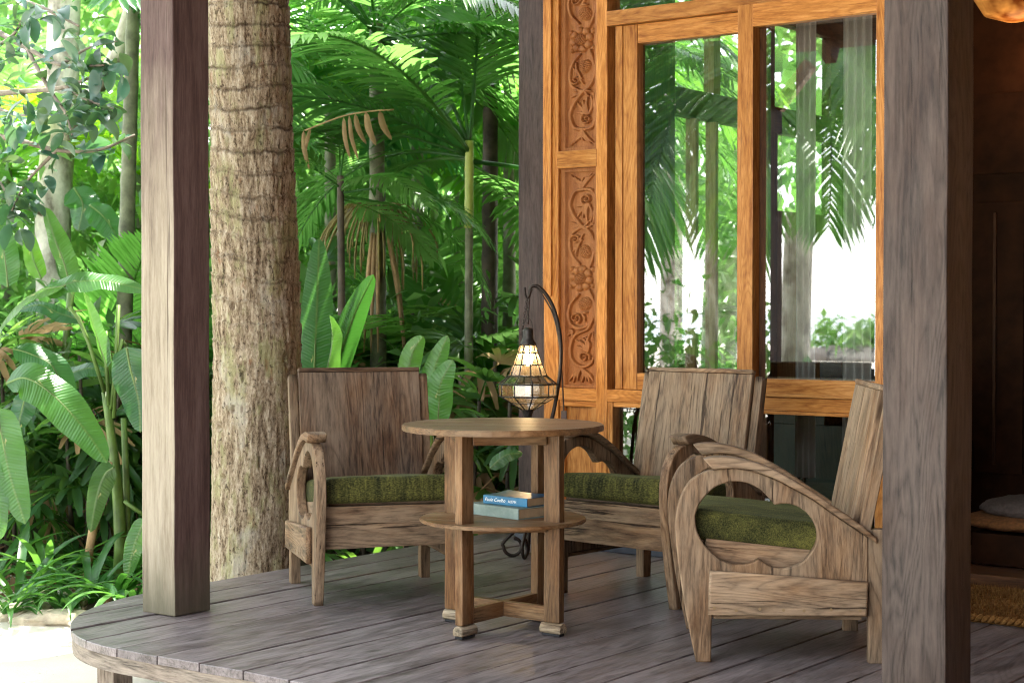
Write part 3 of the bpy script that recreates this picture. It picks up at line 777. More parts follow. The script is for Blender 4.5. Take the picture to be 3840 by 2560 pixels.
# right window leaf (set in front)
hb('window_rail', -3.3415, -2.80, 2.206, 2.2985, W - .030, W + .02)
hb('window_rail', -3.3415, -2.80, .701, .774, W - .030, W + .02)
hb('window_rail', -3.3415, -2.80, .6445, .6995, W - .016, W + .02)
hb('window_rail', -3.3415, -2.80, .630, .6435, W - .022, W + .02, bev=.002)
hb('window_stile', -2.7995, -2.715, .0465, 2.3, W - .032, W + .085)
hb('base_rail', -4.0675, -2.80, .0465, .082, W - .006, W + .09)
hb('base_rail', -3.3415, -2.80, .083, .13, W - .004, W + .08)
hb('plinth', -4.41, -2.66, .0015, .0455, W - .022, W + .10, M['plinth'])
hb('lower_stile', -4.067, -4.040, .083, .6525, W - .001, W + .08)
hb('lower_rail', -4.0395, -3.4145, .632, .6525, W + .004, W + .07)
def pane(x0, x1, z0, z1, y, bv=.022, tilt=.0016):
    """bevelled plate glass: raised flat field with a sloping border"""
    V = [(x0, y, z0), (x1, y, z0), (x1, y, z1), (x0, y, z1), (x0 + bv, y - tilt, z0 + bv), (x1 - bv, y - tilt, z0 + bv), (x1 - bv, y - tilt, z1 - bv), (x0 + bv, y - tilt, z1 - bv)]
    F = [(4, 5, 6, 7), (0, 1, 5, 4), (1, 2, 6, 5), (2, 3, 7, 6), (3, 0, 4, 7)]
    return obj('pane', poly_mesh('pane', V, F, M['window_glass']), house)
pane(-3.929, -3.4125, .780, 2.200, W + .050)
pane(-3.301, -2.7985, .773, 2.207, W + .012)
pane(-4.041, -3.40, .083, .633, W + .045)
pane(-3.301, -2.7985, .131, .631, W + .012)
pane(-4.066, -2.72, 2.348, 2.9, W + .05)
# doorway and the rest of the wall (right of the big post, mostly out of sight)
hb('door_jamb', -2.7145, -2.655, .0465, 2.3, W - .012, W + .16, M['shade_in'])
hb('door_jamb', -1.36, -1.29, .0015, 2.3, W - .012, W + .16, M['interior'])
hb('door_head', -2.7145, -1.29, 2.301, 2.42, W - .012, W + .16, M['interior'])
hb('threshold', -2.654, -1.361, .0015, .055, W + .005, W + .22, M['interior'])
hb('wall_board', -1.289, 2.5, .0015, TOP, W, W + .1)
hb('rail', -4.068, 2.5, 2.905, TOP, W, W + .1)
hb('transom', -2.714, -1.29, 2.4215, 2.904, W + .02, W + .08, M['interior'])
# unseen wall added on the right to keep sky light off right-facing sides
hb('added_shade_wall', .50, .62, -.30, 3.6, -4.6, W - .001, M['interior'])
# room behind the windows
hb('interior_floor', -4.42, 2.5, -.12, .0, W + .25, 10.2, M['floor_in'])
hb('interior_step', -2.66, -.6, .0015, .13, 6.78, 8.4, M['shade_in'])
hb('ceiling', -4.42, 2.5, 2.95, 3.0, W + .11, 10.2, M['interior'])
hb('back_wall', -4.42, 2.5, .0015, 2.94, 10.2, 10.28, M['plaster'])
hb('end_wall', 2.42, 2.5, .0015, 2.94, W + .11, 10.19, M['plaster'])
# side wall towards the garden, with its own windows
def sb(name, y0, y1, z0, z1, mat, x0=-4.42, x1=-4.36): return xbox(name, x0, x1, y0, y1, z0, z1, mat, house)
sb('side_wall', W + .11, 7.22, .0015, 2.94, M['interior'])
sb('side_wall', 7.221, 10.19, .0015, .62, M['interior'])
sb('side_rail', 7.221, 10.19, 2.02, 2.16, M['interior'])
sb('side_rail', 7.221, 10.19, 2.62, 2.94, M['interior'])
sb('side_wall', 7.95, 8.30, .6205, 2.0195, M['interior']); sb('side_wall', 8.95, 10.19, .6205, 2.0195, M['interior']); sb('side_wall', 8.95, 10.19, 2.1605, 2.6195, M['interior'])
M['view_dimming'] = glass('view_dimming_glass', .02, (.42, .45, .42))  # dark panes added to dim the bright garden seen through the room
for y0, y1, z0, z1 in ((7.222, 7.949, .621, 2.019), (8.301, 8.949, 1.601, 2.019), (7.222, 8.949, 2.161, 2.619)):
    obj('side_pane', poly_mesh('side_pane', [(-4.395, y0, z0), (-4.395, y1, z0), (-4.395, y1, z1), (-4.395, y0, z1)], [(0, 1, 2, 3)], M['view_dimming']), house)
for y in (7.42, 7.62): sb('side_mullion', y, y + .03, .6205, 2.0195, M['cream_wood'])
for y in (7.60, 8.10): sb('side_mullion', y, y + .07, 2.1605, 2.6195, M['cream_wood'])
sb('side_blind', 8.301, 8.949, .6205, 1.6, M['cream_wood'], -4.40, -4.385)
# partition seen through the doorway
hb('partition', -3.20, -2.66, .0015, 2.94, 7.62, 7.68, M['shade_in'])
hb('partition_panel', -3.12, -2.74, .3, 1.55, 7.600, 7.6195, M['shade_in'])
hb('partition_panel', -3.12, -2.74, 1.68, 2.05, 7.600, 7.6195, M['shade_in'])
for x in (-3.02, -2.88): hb('panel_moulding', x, x + .016, .34, 1.5, 7.588, 7.5995, M['interior'])
# roof: boards on rafters, eaves in front of the posts
def slab(name, y0, z0, y1, z1, x0, x1, th, mat):
    V = [(x0, y0, z0), (x1, y0, z0), (x1, y1, z1), (x0, y1, z1)]; V += [(x, y, z + th) for x, y, z in V]
    F = [(0, 3, 2, 1), (4, 5, 6, 7), (0, 1, 5, 4), (1, 2, 6, 5), (2, 3, 7, 6), (3, 0, 4, 7)]
    me = poly_mesh(name, V, F, mat); grain(me, 'x'); return obj(name, me, house)
EY, EZ, RY, RZ = 3.02, 2.62, 7.4, 5.1
slab('roof', EY, EZ, RY, RZ, -4.96, 3.0, .06, M['roof_wood'])
slab('roof', RY, RZ + .001, 11.6, 2.75, -4.96, 3.0, .06, M['roof_wood'])
sl = math.atan2(RZ - EZ, RY - EY); LR = math.hypot(RZ - EZ, RY - EY)
for k in range(9):
    board('rafter', (.07, LR - .1, .12), (-4.5 + k * .9, (EY + RY) / 2 + .035, (EZ + RZ) / 2 - .075), M['roof_wood'], house, rot=(sl, 0, 0))
slab('added_shade_roof', -5.0, 3.62, 3.0, 3.621, .3, 3.6, .06, M['roof_wood'])  # unseen roof added over the shade wall, blocks sky from the right
hb('beam', -4.75, 2.8, 2.622, 2.76, 3.985, 4.105, M['post_dark'])
# curtains
def curtain_mesh(x0, x1, y, z0, z1, n=60, amp=.028, taper=.0):
    V = []; 
    for i in range(n + 1):
        for k in range(9):
            t = i / n; s = k / 8
            V.append((x0 + (x1 - x0) * t * (1 - taper * (1 - s)), y + amp * math.sin(t * 21 + .6 * math.sin(s * 3)) * (.6 + .4 * (1 - s)), z0 + (z1 - z0) * s))
    F = [(i * 9 + k, (i + 1) * 9 + k, (i + 1) * 9 + k + 1, i * 9 + k + 1) for i in range(n) for k in range(8)]
    return poly_mesh('curtain', V, F, M['curtain'], True)
tag(obj('curtain', curtain_mesh(-3.065, -2.94, 6.40, .35, 2.3, 50, .02)), 'grey linen curtain at the right edge of the right window', 'curtain')
tag(obj('curtain', curtain_mesh(-3.30, -3.21, 6.44, .35, 2.3, 30, .018)), 'narrow grey curtain hanging behind the middle of the right window', 'curtain')

# ------------------------------------------------------------------ inside the room
t = thing('cabinet', 'dark green cabinet seen through the lower right window', 'cabinet', (-3.42, 6.95, .001))
board('body', (.62, .4, .60), (0, 0, .305), M['green_cab'], t)
board('door', (.28, .02, .5), (.14, -.2115, .30), M['green_cab'], t); board('door', (.28, .02, .5), (-.15, -.2115, .30), M['green_cab'], t)
board('handle', (.012, .012, .2), (.02, -.228, .35), M['iron'], t)
t = thing('armchair', 'black leather armchair whose back rises above the right window sill', 'armchair', (-3.10, 6.80, .001))
bm = bmesh.new(); bmesh.ops.create_cube(bm, size=1); bmesh.ops.scale(bm, vec=(.52, .10, .52), verts=bm.verts)
bmesh.ops.bevel(bm, geom=bm.edges[:], offset=.045, segments=4, affect='EDGES')
obj('backrest', bm_mesh('backrest', bm, M['black_gloss']), t, (0, 0, .615))
board('seat', (.5, .5, .16), (0, .28, .40), M['black_gloss'], t, bev=.04)
for sx in (-.22, .22):
    for sy in (.06, .48): board('leg', (.04, .04, .318), (sx, sy, .160), M['black_gloss'], t)
t = thing('floor_cushion', 'grey fleece cushion with an orange fleece border inside the doorway', 'cushion', (-2.42, 7.00, .1315))
def puff(sx, sy, sz, seed, n=36):
    V = []; rr = random.Random(seed)
    for i in range(n):
        for j in range(12):
            a = 2 * math.pi * i / n; b = math.pi * j / 11 - math.pi / 2
            cx, cy_ = math.cos(a), math.sin(a); k = (abs(cx) ** 3 + abs(cy_) ** 3) ** (-1 / 3)
            q = max(0.02, math.cos(b)) ** .5
            V.append((sx * cx * k * q * (1 + .03 * rr.uniform(-1, 1)), sy * cy_ * k * q * (1 + .03 * rr.uniform(-1, 1)), sz * math.sin(b) + sz + rr.uniform(0, .006)))
    F = [(i * 12 + j, ((i + 1) % n) * 12 + j, ((i + 1) % n) * 12 + j + 1, i * 12 + j + 1) for i in range(n) for j in range(11)]
    return V, F
obj('border', poly_mesh('border', *puff(.34, .26, .035, 1), M['wool_orange'], True), t)
obj('top', poly_mesh('top', *puff(.29, .22, .045, 2), M['wool_grey'], True), t, (.03, .01, .045))
lp = PX(2330, -18, 7.55)
t = thing('hanging_lamp', 'glowing amber lamp hanging in the room at the top right', 'lamp', tuple(lp))
obj('shade', poly_mesh('shade', *lathe([(.03, .16), (.12, .14), (.17, .06), (.18, -.02), (.13, -.10), (.04, -.13)], 20), M['shade'], True), t)
obj('cord', poly_mesh('cord', *tube([(0, 0, .16), (0, 0, max(.2, 2.94 - lp.z))], .006, 6), M['cable']), t)
ld = bpy.data.lights.new('hanging_lamp_light', 'POINT'); ld.energy = .45; ld.color = (1, .5, .18); ld.shadow_soft_size = .12
lo = bpy.data.objects.new('hanging_lamp_light', ld); COL.objects.link(lo); lo.location = (lp.x + .05, lp.y, lp.z - .25)

# ------------------------------------------------------------------ armchairs
def cushion_mesh(w, d, h):
    bm = bmesh.new(); bmesh.ops.create_cube(bm, size=1); bmesh.ops.scale(bm, vec=(w, d, h), verts=bm.verts)
    bmesh.ops.bevel(bm, geom=bm.edges[:], offset=.026, segments=4, affect='EDGES', profile=.55)
    for i, (L, n) in enumerate(((w, 14), (d, 12))):
        for k in range(1, n):
            p = [0, 0, 0]; q = [0, 0, 0]; p[i] = -L / 2 + L * k / n; q[i] = 1
            bmesh.ops.bisect_plane(bm, geom=bm.verts[:] + bm.edges[:] + bm.faces[:], plane_co=p, plane_no=q)
    for v in bm.verts:
        u, s = v.co.x / (w / 2), v.co.y / (d / 2)
        if v.co.z > 0: v.co.z += .010 * (1 - u * u) * (1 - s * s) + .002 * math.sin(v.co.x * 23 + v.co.y * 11)
        v.co.y += (.004 if v.co.y > 0 else -.004) * (1 - u * u) * (.5 + .5 * math.sin(v.co.x * 17))
    me = bm_mesh('cushion', bm, M['fabric']); grain(me, 'x')
    me.polygons.foreach_set('use_smooth', [True] * len(me.polygons)); return me
def dense(pts, k=4, closed=False):
    n = (len(pts) - 1) * k + 1
    return [(p[0], p[1]) for p in spline([(a, b, 0) for a, b in pts], n)]
leg_front = dense([(-.017, 0), (-.036, .09), (-.054, .186), (-.070, .295), (-.079, .379), (-.078, .436), (-.064, .494), (-.035, .543), (.006, .568), (.032, .575)])
rail_bot = dense([(.032, .575), (.089, .581), (.146, .573), (.21, .551), (.26, .526), (.324, .491), (.387, .447), (.451, .404), (.492, .377)])
cut_a = dense([(-.0205, .437), (-.01, .469), (.013, .501), (.044, .527), (.089, .541), (.133, .537), (.172, .518), (.197, .493), (.215, .472)], 3)
cut_b = dense([(.215, .472), (.248, .476), (.28, .469), (.311, .448), (.332, .42), (.342, .388), (.338, .356), (.321, .327), (.302, .304), (.274, .29), (.236, .282), (.198, .291), (.169, .310)], 3)
cut_c = dense([(.169, .310), (.147, .298), (.109, .292), (.07, .30), (.032, .325), (.003, .357), (-.016, .398), (-.0205, .437)], 3)
side_outer = leg_front + rail_bot[1:] + [(.492, .146), (.034, .146), (.0295, .129), (.028, 0)]
side_hole = cut_a[:-1] + cut_b[:-1] + cut_c[:-1]
rail_top = dense([(.005, .607), (.025, .613), (.07, .615), (.133, .605), (.197, .585), (.26, .552), (.324, .514), (.387, .471), (.45, .430), (.515, .379)])
arm_outer = rail_top + [(.515, .360)] + [(a, b + .0015) for a, b in rail_bot[::-1]]
BT = math.atan2(.076, .381)                     # tilt of the backrest
def make_chair(label, loc, rz, back_mat):
    t = thing('armchair', label, 'armchair', loc, rz, 'weathered teak lounge armchairs')
    wd = M['chair']
    for sx in (-1, 1):
        xa, xb = (.245, .280) if sx > 0 else (-.280, -.245)
        obj('arm_frame', extruded('arm_frame', side_outer, [side_hole], xa, xb, wd, .004, 'z'), t)
        xa, xb = (.226, .297) if sx > 0 else (-.297, -.226)
        obj('armrest', extruded('armrest', arm_outer, [], xa, xb, wd, .005, 'y'), t)
        sp = extruded('side_panel', [(.021, .277), (.017, .145), (.487, .143), (.490, .247)], [], .2805 if sx > 0 else -.302, .302 if sx > 0 else -.2805, wd, .007, 'y')
        obj('side_panel', sp, t)
        for ps in (.035, .10, .17, .24, .30, .38, .465):
            obj('peg', poly_mesh('peg', *tube([(sx * .3005, ps, .163 + .004 * math.sin(ps * 40)), (sx * .3032, ps, .163 + .004 * math.sin(ps * 40))], .0048, 7), M['peg']), t)
        board('lower_strip', (.022, .44, .013), (sx * .266, .254, .1365), wd, t)
        board('rear_leg', (.042, .056, .40), (sx * .257, .519, .200), wd, t, taper=(2, .86), cuts=6, jit=.0007)
        # back stile, tilted
        st = extruded('back_stile', dense([(-.0175, .0), (-.0175, .435), (-.012, .46), (0.0, .468), (.012, .46), (.0175, .435), (.0175, .0)], 2), [], -.017, .017, wd, .003, 'z')
        obj('back_stile', st, t, (sx * .2585, .471, .335), (-BT, 0, 0))
    # one broad back panel between the stiles, with a moulded cap
    ht = .514
    bp = extruded('back_panel', [(-.2395, 0), (.2395, 0), (.2395, ht)] + [(-.2395, ht)], [], -.012, .012, back_mat, .003, 'z')
    o = obj('back_panel', bp, t); o.matrix_local = Matrix.Translation((0, .455 + (.335 - .40) * math.tan(BT), .305)) @ Matrix.Rotation(-BT, 4, 'X') @ Matrix.Rotation(R(90), 4, 'Z')
    z1 = .305 + ht * math.cos(BT)
    board('top_cap', (.481, .029, .017), (0, .455 + (z1 + .009 - .37) * math.tan(BT), z1 + .009), back_mat, t, bev=.006, rot=(-BT, 0, 0), cuts=8, jit=.0006)
    for sx in (-1, 1): board('seat_rail', (.02, .45, .075), (sx * .2335, .235, .305), wd, t, axis='y', rot=(-R(6), 0, 0))
    board('front_rail', (.488, .026, .063), (0, -.008, .3185), wd, t, cuts=8, jit=.0008)
    board('front_rail', (.488, .026, .086), (0, -.0065, .2435), wd, t, cuts=8, jit=.0012)
    board('rear_rail', (.47, .024, .10), (0, .505, .25), wd, t)
    board('seat_board', (.444, .46, .014), (0, .235, .331), M['chair_dark'], t, axis='x', rot=(-R(6.5), 0, 0))
    cs = cushion_mesh(.486, .475, .092)
    obj('cushion', cs, t, (0, .2, .383), (-R(6.5), 0, 0))
    return t
make_chair('armchair in front of the garden plants, left of the round table', (-3.997, 4.637, 0), R(53.5), M['chair_dark'])
make_chair('armchair behind the round table, backed against the window wall', (-3.350, 5.140, 0), R(-4), M['chair'])
make_chair('armchair seen from its side at the right, its back half hidden by the big post', (-2.710, 4.621, 0), R(-56.2), M['chair'])

# ------------------------------------------------------------------ round table
TX, TY = -3.353, 4.462
table = thing('round_table', 'round two-tier teak side table on four plank legs with block feet', 'table', (TX, TY, 0))
def disc(name, r, th, z, mat, strips, notch=None, wob=.002):
    """round top cut from parallel boards; returns the board objects"""
    n = 0
    edges = [-r] + strips + [r]
    for a, b in zip(edges[:-1], edges[1:]):
        bm = bmesh.new(); ring = []
        m = 26
        xs = [a + .0004 + (b - a - .0008) * k / m for k in range(m + 1)]
        def yy(x): return math.sqrt(max(0, r * r - x * x)) * (1 + wob * math.sin(9 * x / r))
        up = [(x, yy(x)) for x in xs]; dn = [(x, -yy(x)) for x in reversed(xs)]
        pts = []
        for p in up + dn:
            if not pts or math.dist(p, pts[-1]) > 1e-4: pts.append(p)
        if math.dist(pts[0], pts[-1]) < 1e-4: pts.pop()
        f = bm.faces.new([bm.verts.new((x, y, th / 2)) for x, y in pts])
        e = bmesh.ops.extrude_face_region(bm, geom=[f])
        for v in e['geom']:
            if isinstance(v, bmesh.types.BMVert): v.co.z -= th
        bmesh.ops.recalc_face_normals(bm, faces=bm.faces[:])
        bmesh.ops.bevel(bm, geom=[q for q in bm.edges if abs(q.verts[0].co.z - q.verts[1].co.z) < 1e-6], offset=.003, segments=2, affect='EDGES')
        me = bm_mesh(name, bm, mat); grain(me, 'y')
        obj(name, me, table, (0, 0, z - th / 2), (0, 0, R(-62)))
disc('top_board', .333, .020, .677, M['table'], [-.17, -.02, .13])
disc('shelf_board', .275, .012, .369, M['table'], [-.10, .08])
LG = .206
for (dx, dy) in ((0, -1), (1, 0), (0, 1), (-1, 0)):
    w, d = (.030, .062) if dy else (.062, .030)
    board('leg', (w, d, .612), (dx * LG, dy * LG, .044 + .306), M['table'], table, axis='z', bev=.004, cuts=7, jit=.0005)
    # block foot: half round driftwood on a rubber pad
    prof = [(.021 * math.cos(a), .021 * math.sin(a)) for a in np.linspace(-.6, math.pi + .6, 12)]
    fm = extruded('foot_block', [(x, y * 1.0 + .0) for x, y in prof], [], -.041, .041, M['driftwood'], .003, 'x')
    obj('foot_block', fm, table, (dx * (LG - .004), dy * (LG - .004), .0225), (0, 0, 0 if dx else R(90)))
    board('foot_pad', (.07, .03, .009) if dx else (.03, .07, .009), (dx * (LG - .004), dy * (LG - .004), .0055), M['rubber'], table)
board('stretcher', (2 * LG - .06, .024, .050), (0, 0, .069), M['table'], table)
board('stretcher', (.024, LG - .04, .050), (0, (LG - .04) / 2 + .0125, .069), M['table'], table, axis='y')
board('stretcher', (.024, LG - .04, .050), (0, -(LG - .04) / 2 - .0125, .069), M['table'], table, axis='y')
q = LG * .5; Ld = LG * 1.414 - .052
for (sx, sy) in ((1, -1), (1, 1), (-1, 1), (-1, -1)):
    rz = math.atan2(sy, sx) + math.pi / 2
    board('apron', (Ld, .018, .038), (sx * q * 1.02, sy * q * 1.02, .637), M['table'], table, rot=(0, 0, rz))
    board('shelf_rail', (Ld, .018, .020), (sx * q * 1.02, sy * q * 1.02, .3465), M['table'], table, rot=(0, 0, rz))

# ------------------------------------------------------------------ books on the shelf
def book(name, label, c0, along, L, Wd, T, z, spine_mat, cover_mat, curl=0.0, paperback=True):
    """c0 = near right corner of the spine; along = direction angle of the spine from right to left"""
    t = thing(name, label, 'book', (c0[0], c0[1], z), along)
    cv = .0012 if paperback else .003
    board('page_block', (L - .006, Wd - .008, T - 2 * cv - .001), (L / 2 - .001, -(Wd / 2) - .001, T / 2), M['paper'], t, bev=.001)
    o = board('spine', (L, .004, T), (L / 2, -.0015, T / 2), spine_mat, t, bev=.0012)
    def cover(zc, bend):
        nx, ny = 12, 8; V = []
        for i in range(nx + 1):
            for j in range(ny + 1):
                x = L * i / nx; y = -Wd * j / ny - .0038
                zz = zc + bend * max(0, (j / ny - .35)) ** 2 * (.35 + 1.1 * abs(i / nx - .45)) + bend * .6 * max(0, i / nx - .75) ** 2 * 4 * (j / ny)
                V.append((x, y, zz))
        k = len(V); V += [(x, y, zz - cv) for x, y, zz in V]; F = []
        W1 = ny + 1
        for i in range(nx):
            for j in range(ny):
                a = i * W1 + j; F.append((a, a + 1, a + W1 + 1, a + W1)); F.append((k + a, k + a + W1, k + a + W1 + 1, k + a + 1))
        for i in range(nx):
            a = i * W1; F.append((a, a + W1, k + a + W1, k + a)); a += ny; F.append((a + W1, a, k + a, k + a + W1))
        for j in range(ny):
            F.append((j + 1, j, k + j, k + j + 1)); a = nx * W1 + j; F.append((a, a + 1, k + a + 1, k + a))
        return poly_mesh('cover', V, F, cover_mat, False)
    obj('cover', cover(T + .0006, curl), t); obj('cover', cover(cv - .0004, 0), t)
    return t
def lettering(txt, size, mat, parent, loc, rot, shear=0.0, ex=.0003, name='lettering'):
    cu = bpy.data.curves.new('lettering', 'FONT'); cu.body = txt; cu.size = size; cu.extrude = ex; cu.shear = shear
    cu.align_x = 'LEFT'; cu.resolution_u = 3
    t = bpy.data.objects.new('tmp', cu); COL.objects.link(t)
    me = bpy.data.meshes.new_from_object(t.evaluated_get(bpy.context.evaluated_depsgraph_get()))
    bpy.data.objects.remove(t); bpy.data.curves.remove(cu)
    me.name = 'lettering'; me.materials.clear(); me.materials.append(mat)
    return obj(name, me, parent, loc, rot)
SH = .3698
def ang(a, b): return math.atan2(b[1] - a[1], b[0] - a[0])
a0, a1 = (-3.262, 4.424), (-3.506, 4.466)
bk = book('hardback_book', 'faded grey-green cloth hardback lying on the table shelf, under the blue book', a0, ang(a0, a1), .246, .165, .036, SH, M['book_green'], M['book_green'], 0, False)
a0, a1 = (-3.258, 4.466), (-3.446, 4.480)
bk = book('paperback_book', 'blue paperback with white spine lettering on top of the green hardback', a0, ang(a0, a1), .192, .125, .028, SH + .0375, M['book_blue'], M['book_top'], .012)
lettering('Paulo Coelho', .0165, M['ink_white'], bk, (.185, .0008, .0095), (R(90), 0, R(180)), .35)
lettering('ALEPH', .0125, M['ink_white'], bk, (.082, .0008, .0095), (R(90), 0, R(180)))

# ------------------------------------------------------------------ lantern on its iron crook
LD = 7.2
def lx(xd, yd, dd=0.0): return PX(xd, yd, LD + dd)
stand = thing('lamp_stand', 'curved black iron crook standing on loop feet beside the wall post', 'lamp stand', tuple(lx(1215, 1268)))
so = Vector(stand.location); so.z = 0; stand.location = so
def rel(p): return Vector(p) - so
crook = [(1213, 1262), (1215, 1225), (1221, 1160), (1232, 1090), (1250, 1015), (1268, 960), (1279, 905), (1287, 845), (1288, 790), (1281, 740), (1268, 700), (1251, 672), (1236, 658), (1225, 656), (1218, 662), (1216, 680)]
tube_obj('crook', [rel(p) for p in spline([lx(*c) for c in crook], 60)], [.0085] * 40 + list(np.linspace(.0085, .006, 20)), M['iron'], stand, 8)
tube_obj('hook', [rel(p) for p in spline([lx(1221, 664), lx(1216, 676), lx(1211, 684), lx(1206, 676), lx(1205, 660)], 20)], .0055, M['iron'], stand, 8)
# looped feet of bent rod
def loopfoot(a, spread, r):
    d = Vector((math.cos(a), math.sin(a), 0)); P = []
    top = Vector((0, 0, .16)) + d * .01
    c = d * spread + Vector((0, 0, r + .0085))
    P = [top, d * (spread + r * .95) + Vector((0, 0, r + .03))]
    for k in range(11):
        b = -k / 10 * math.pi * 1.45
        P.append(c + d * (r * math.cos(b)) + Vector((0, 0, r * math.sin(b))))
    return spline(P, 40)
for a in (-2.5, -1.2, .6, 2.3):
    tube_obj('loop_foot', loopfoot(a, .07, .038), .0075, M['iron'], stand, 8)
# flex hanging from the crook with its switch
tube_obj('flex', [rel(p) for p in spline([lx(1213, 745, .02), lx(1215, 700, .02), lx(1219, 664, .02), lx(1232, 661, .015), lx(1250, 684, .015), (lx(1271, 724, .02)), lx(1283, 780, .02), lx(1290, 850, .02), lx(1293, 900, .02), lx(1295, 948, .02), lx(1297, 1000, .02), lx(1290, 1120, .02), lx(1270, 1225, .02)], 60)], .0035, M['cable'], stand, 6)
sw = lx(1295.5, 956, .02); board('switch', (.026, .016, .05), rel(sw), M['switch'], stand, rot=(0, 0, R(30)), bev=.006)

lc = lx(1212.5, 700); zpx = 7.2 * DPX * .2734 / FPX      # metres for one pixel of the 896-wide close-up
def zy(y): return lx(1212.5, (1000 + y * .44643) / DPX).z
UN = .44643 * 7.2 / FPX
lan = thing('lantern', 'glowing glass lantern with dark metal bars hanging above the table', 'lantern', (lc.x, lc.y, 0), R(9))
prof = [(66, 655), (84, 720), (119, 820), (162, 915), (244, 982), (244, 1086), (152, 1140), (52, 1200)]
prof = [(r * UN, zy(y)) for r, y in prof]
NS = 10
def ring_pt(i, k): 
    r, z = prof[i]; a = 2 * math.pi * (k + .5) / NS; return Vector((r * math.cos(a), r * math.sin(a), z))
for i in range(len(prof) - 1):
    for k in range(NS):
        c4 = [ring_pt(i, k), ring_pt(i, k + 1), ring_pt(i + 1, k + 1), ring_pt(i + 1, k)]
        m4 = sum(c4, Vector()) / 4
        c4 = [m4 + (p - m4) * .985 for p in c4]
        inn = [m4 + (p - m4) * .82 + Vector((m4.x, m4.y, 0)).normalized() * .0012 for p in c4]
        obj('pane', poly_mesh('pane', c4 + inn, [(4, 7, 6, 5), (0, 4, 5, 1), (1, 5, 6, 2), (2, 6, 7, 3), (3, 7, 4, 0)], M['lantern_warm' if i < 3 else 'lantern_glass']), lan)
V, F = [], []
def addtube(a, b, r):
    v, f = tube([a, (a + b) / 2, b], r, 6); o = len(V); V.extend(v); F.extend([tuple(q + o for q in ff) for ff in f])
for i in range(len(prof)):
    for k in range(NS):
        addtube(ring_pt(i, k), ring_pt(i, k + 1), .003 if i not in (3, 4, 5) else .0038)
        if i < len(prof) - 1: addtube(ring_pt(i, k), ring_pt(i + 1, k), .003)
obj('lead_came', poly_mesh('lead_came', V, F, M['lead'], True), lan)
z0 = zy(655)
obj('cap', poly_mesh('cap', *lathe([(.036, z0 - .002), (.035, z0 + .008), (.026, z0 + .020), (.0235, z0 + .03), (.0235, z0 + .06), (.021, z0 + .068), (.006, z0 + .073)], 20), M['lead'], True), lan)
z1 = zy(1200)
obj('finial', poly_mesh('finial', *lathe([(.010, z1 - .034), (.020, z1 - .03), (.017, z1 - .022), (.022, z1 - .014), (.024, z1 - .004), (.027, z1 + .001)], 18), M['lead'], True), lan)
obj('handle', poly_mesh('handle', *tube([(.023 * math.cos(a), 0, z0 + .062 + .05 * math.sin(a)) for a in np.linspace(0, math.pi, 14)], .0016, 6), M['iron'], True), lan)
def chain(p0, p1, n):
    out = []
    for i in range(n):
        a = p0 + (p1 - p0) * (i / n); b = p0 + (p1 - p0) * ((i + 1.18) / n); c = (a + b) / 2; u = (b - a) / 2
        s = Vector((0, 0, 1)).cross(u) if i % 2 else Vector((1, .3, 0))
        s = (s - u * (s.dot(u) / u.dot(u))).normalized() * .0055
        me = poly_mesh('chain_link', *tube([c + u * math.cos(t) + s * math.sin(t) for t in np.linspace(0, 2 * math.pi, 13)], .0014, 5), M['iron'], True)
        obj('chain_link', me, lan)
hk = Vector((lx(1211, 684) - lc)); hk = Matrix.Rotation(-R(9), 3, 'Z') @ Vector((hk.x, hk.y, 0)); hk.z = lx(1211, 684).z
chain(Vector((0, 0, z0 + .112)), hk, 6)
ch2 = Matrix.Rotation(-R(9), 3, 'Z') @ Vector((lx(1196, 775) - lc).to_3d()); ch2.z = lx(1196, 775).z
chain(ch2, hk, 14)
zb = zy(770)
obj('bulb', poly_mesh('bulb', *lathe([(.005, zb - .03), (.014, zb - .025), (.019, zb - .008), (.016, zb + .010), (.010, zb + .024), (.009, zb + .036)], 16), M['bulb'], True), lan)

# ------------------------------------------------------------------ coir doormat
mat_t = thing('doormat', 'thick brown coir doormat in front of the dark doorway', 'doormat', (0, 0, 0))
mx0, mx1, my0, my1 = -2.58, -1.55, 5.50, 6.13
me = poly_mesh('base', *(lambda: ([(x, y, z) for z in (.002, .022) for x, y in ((mx0, my0), (mx1, my0), (mx1, my1), (mx0, my1))], [(0, 3, 2, 1), (4, 5, 6, 7), (0, 1, 5, 4), (1, 2, 6, 5), (2, 3, 7, 6), (3, 0, 4, 7)]))(), M['coir'])
obj('base', me, mat_t)
n = 16000
px_, py_ = nr.uniform(mx0, mx1, n), nr.uniform(my0, my1, n)
a = nr.uniform(0, 6.28, n); ln = nr.uniform(.008, .022, n); tl = nr.uniform(.1, 1.1, n)
tip = np.stack([px_ + np.cos(a) * ln * np.sin(tl), py_ + np.sin(a) * ln * np.sin(tl), .021 + ln * np.cos(tl)], 1)
w = .0014; s = np.stack([-np.sin(a) * w, np.cos(a) * w, a * 0], 1); b0 = np.stack([px_, py_, np.full(n, .020)], 1)
V = np.stack([b0 - s, b0 + s, tip], 1).reshape(-1, 3); F = np.arange(n * 3).reshape(-1, 3)
stuff(obj('pile', arr_mesh('pile', V, F, M['coir']), mat_t))
for k in range(46):                              # braided edge
    x = mx0 + (mx1 - mx0) * (k + .5) / 46
    p = [(x - .018, my0 - .004, .006), (x - .006, my0 - .014, .016), (x + .008, my0 - .010, .026), (x + .018, my0 + .004, .022)]
    obj('braid_strand', poly_mesh('braid_strand', *tube(spline(p, 7), [.003, .0075, .009, .0095, .009, .007, .003], 6), M['coir'], True), mat_t)

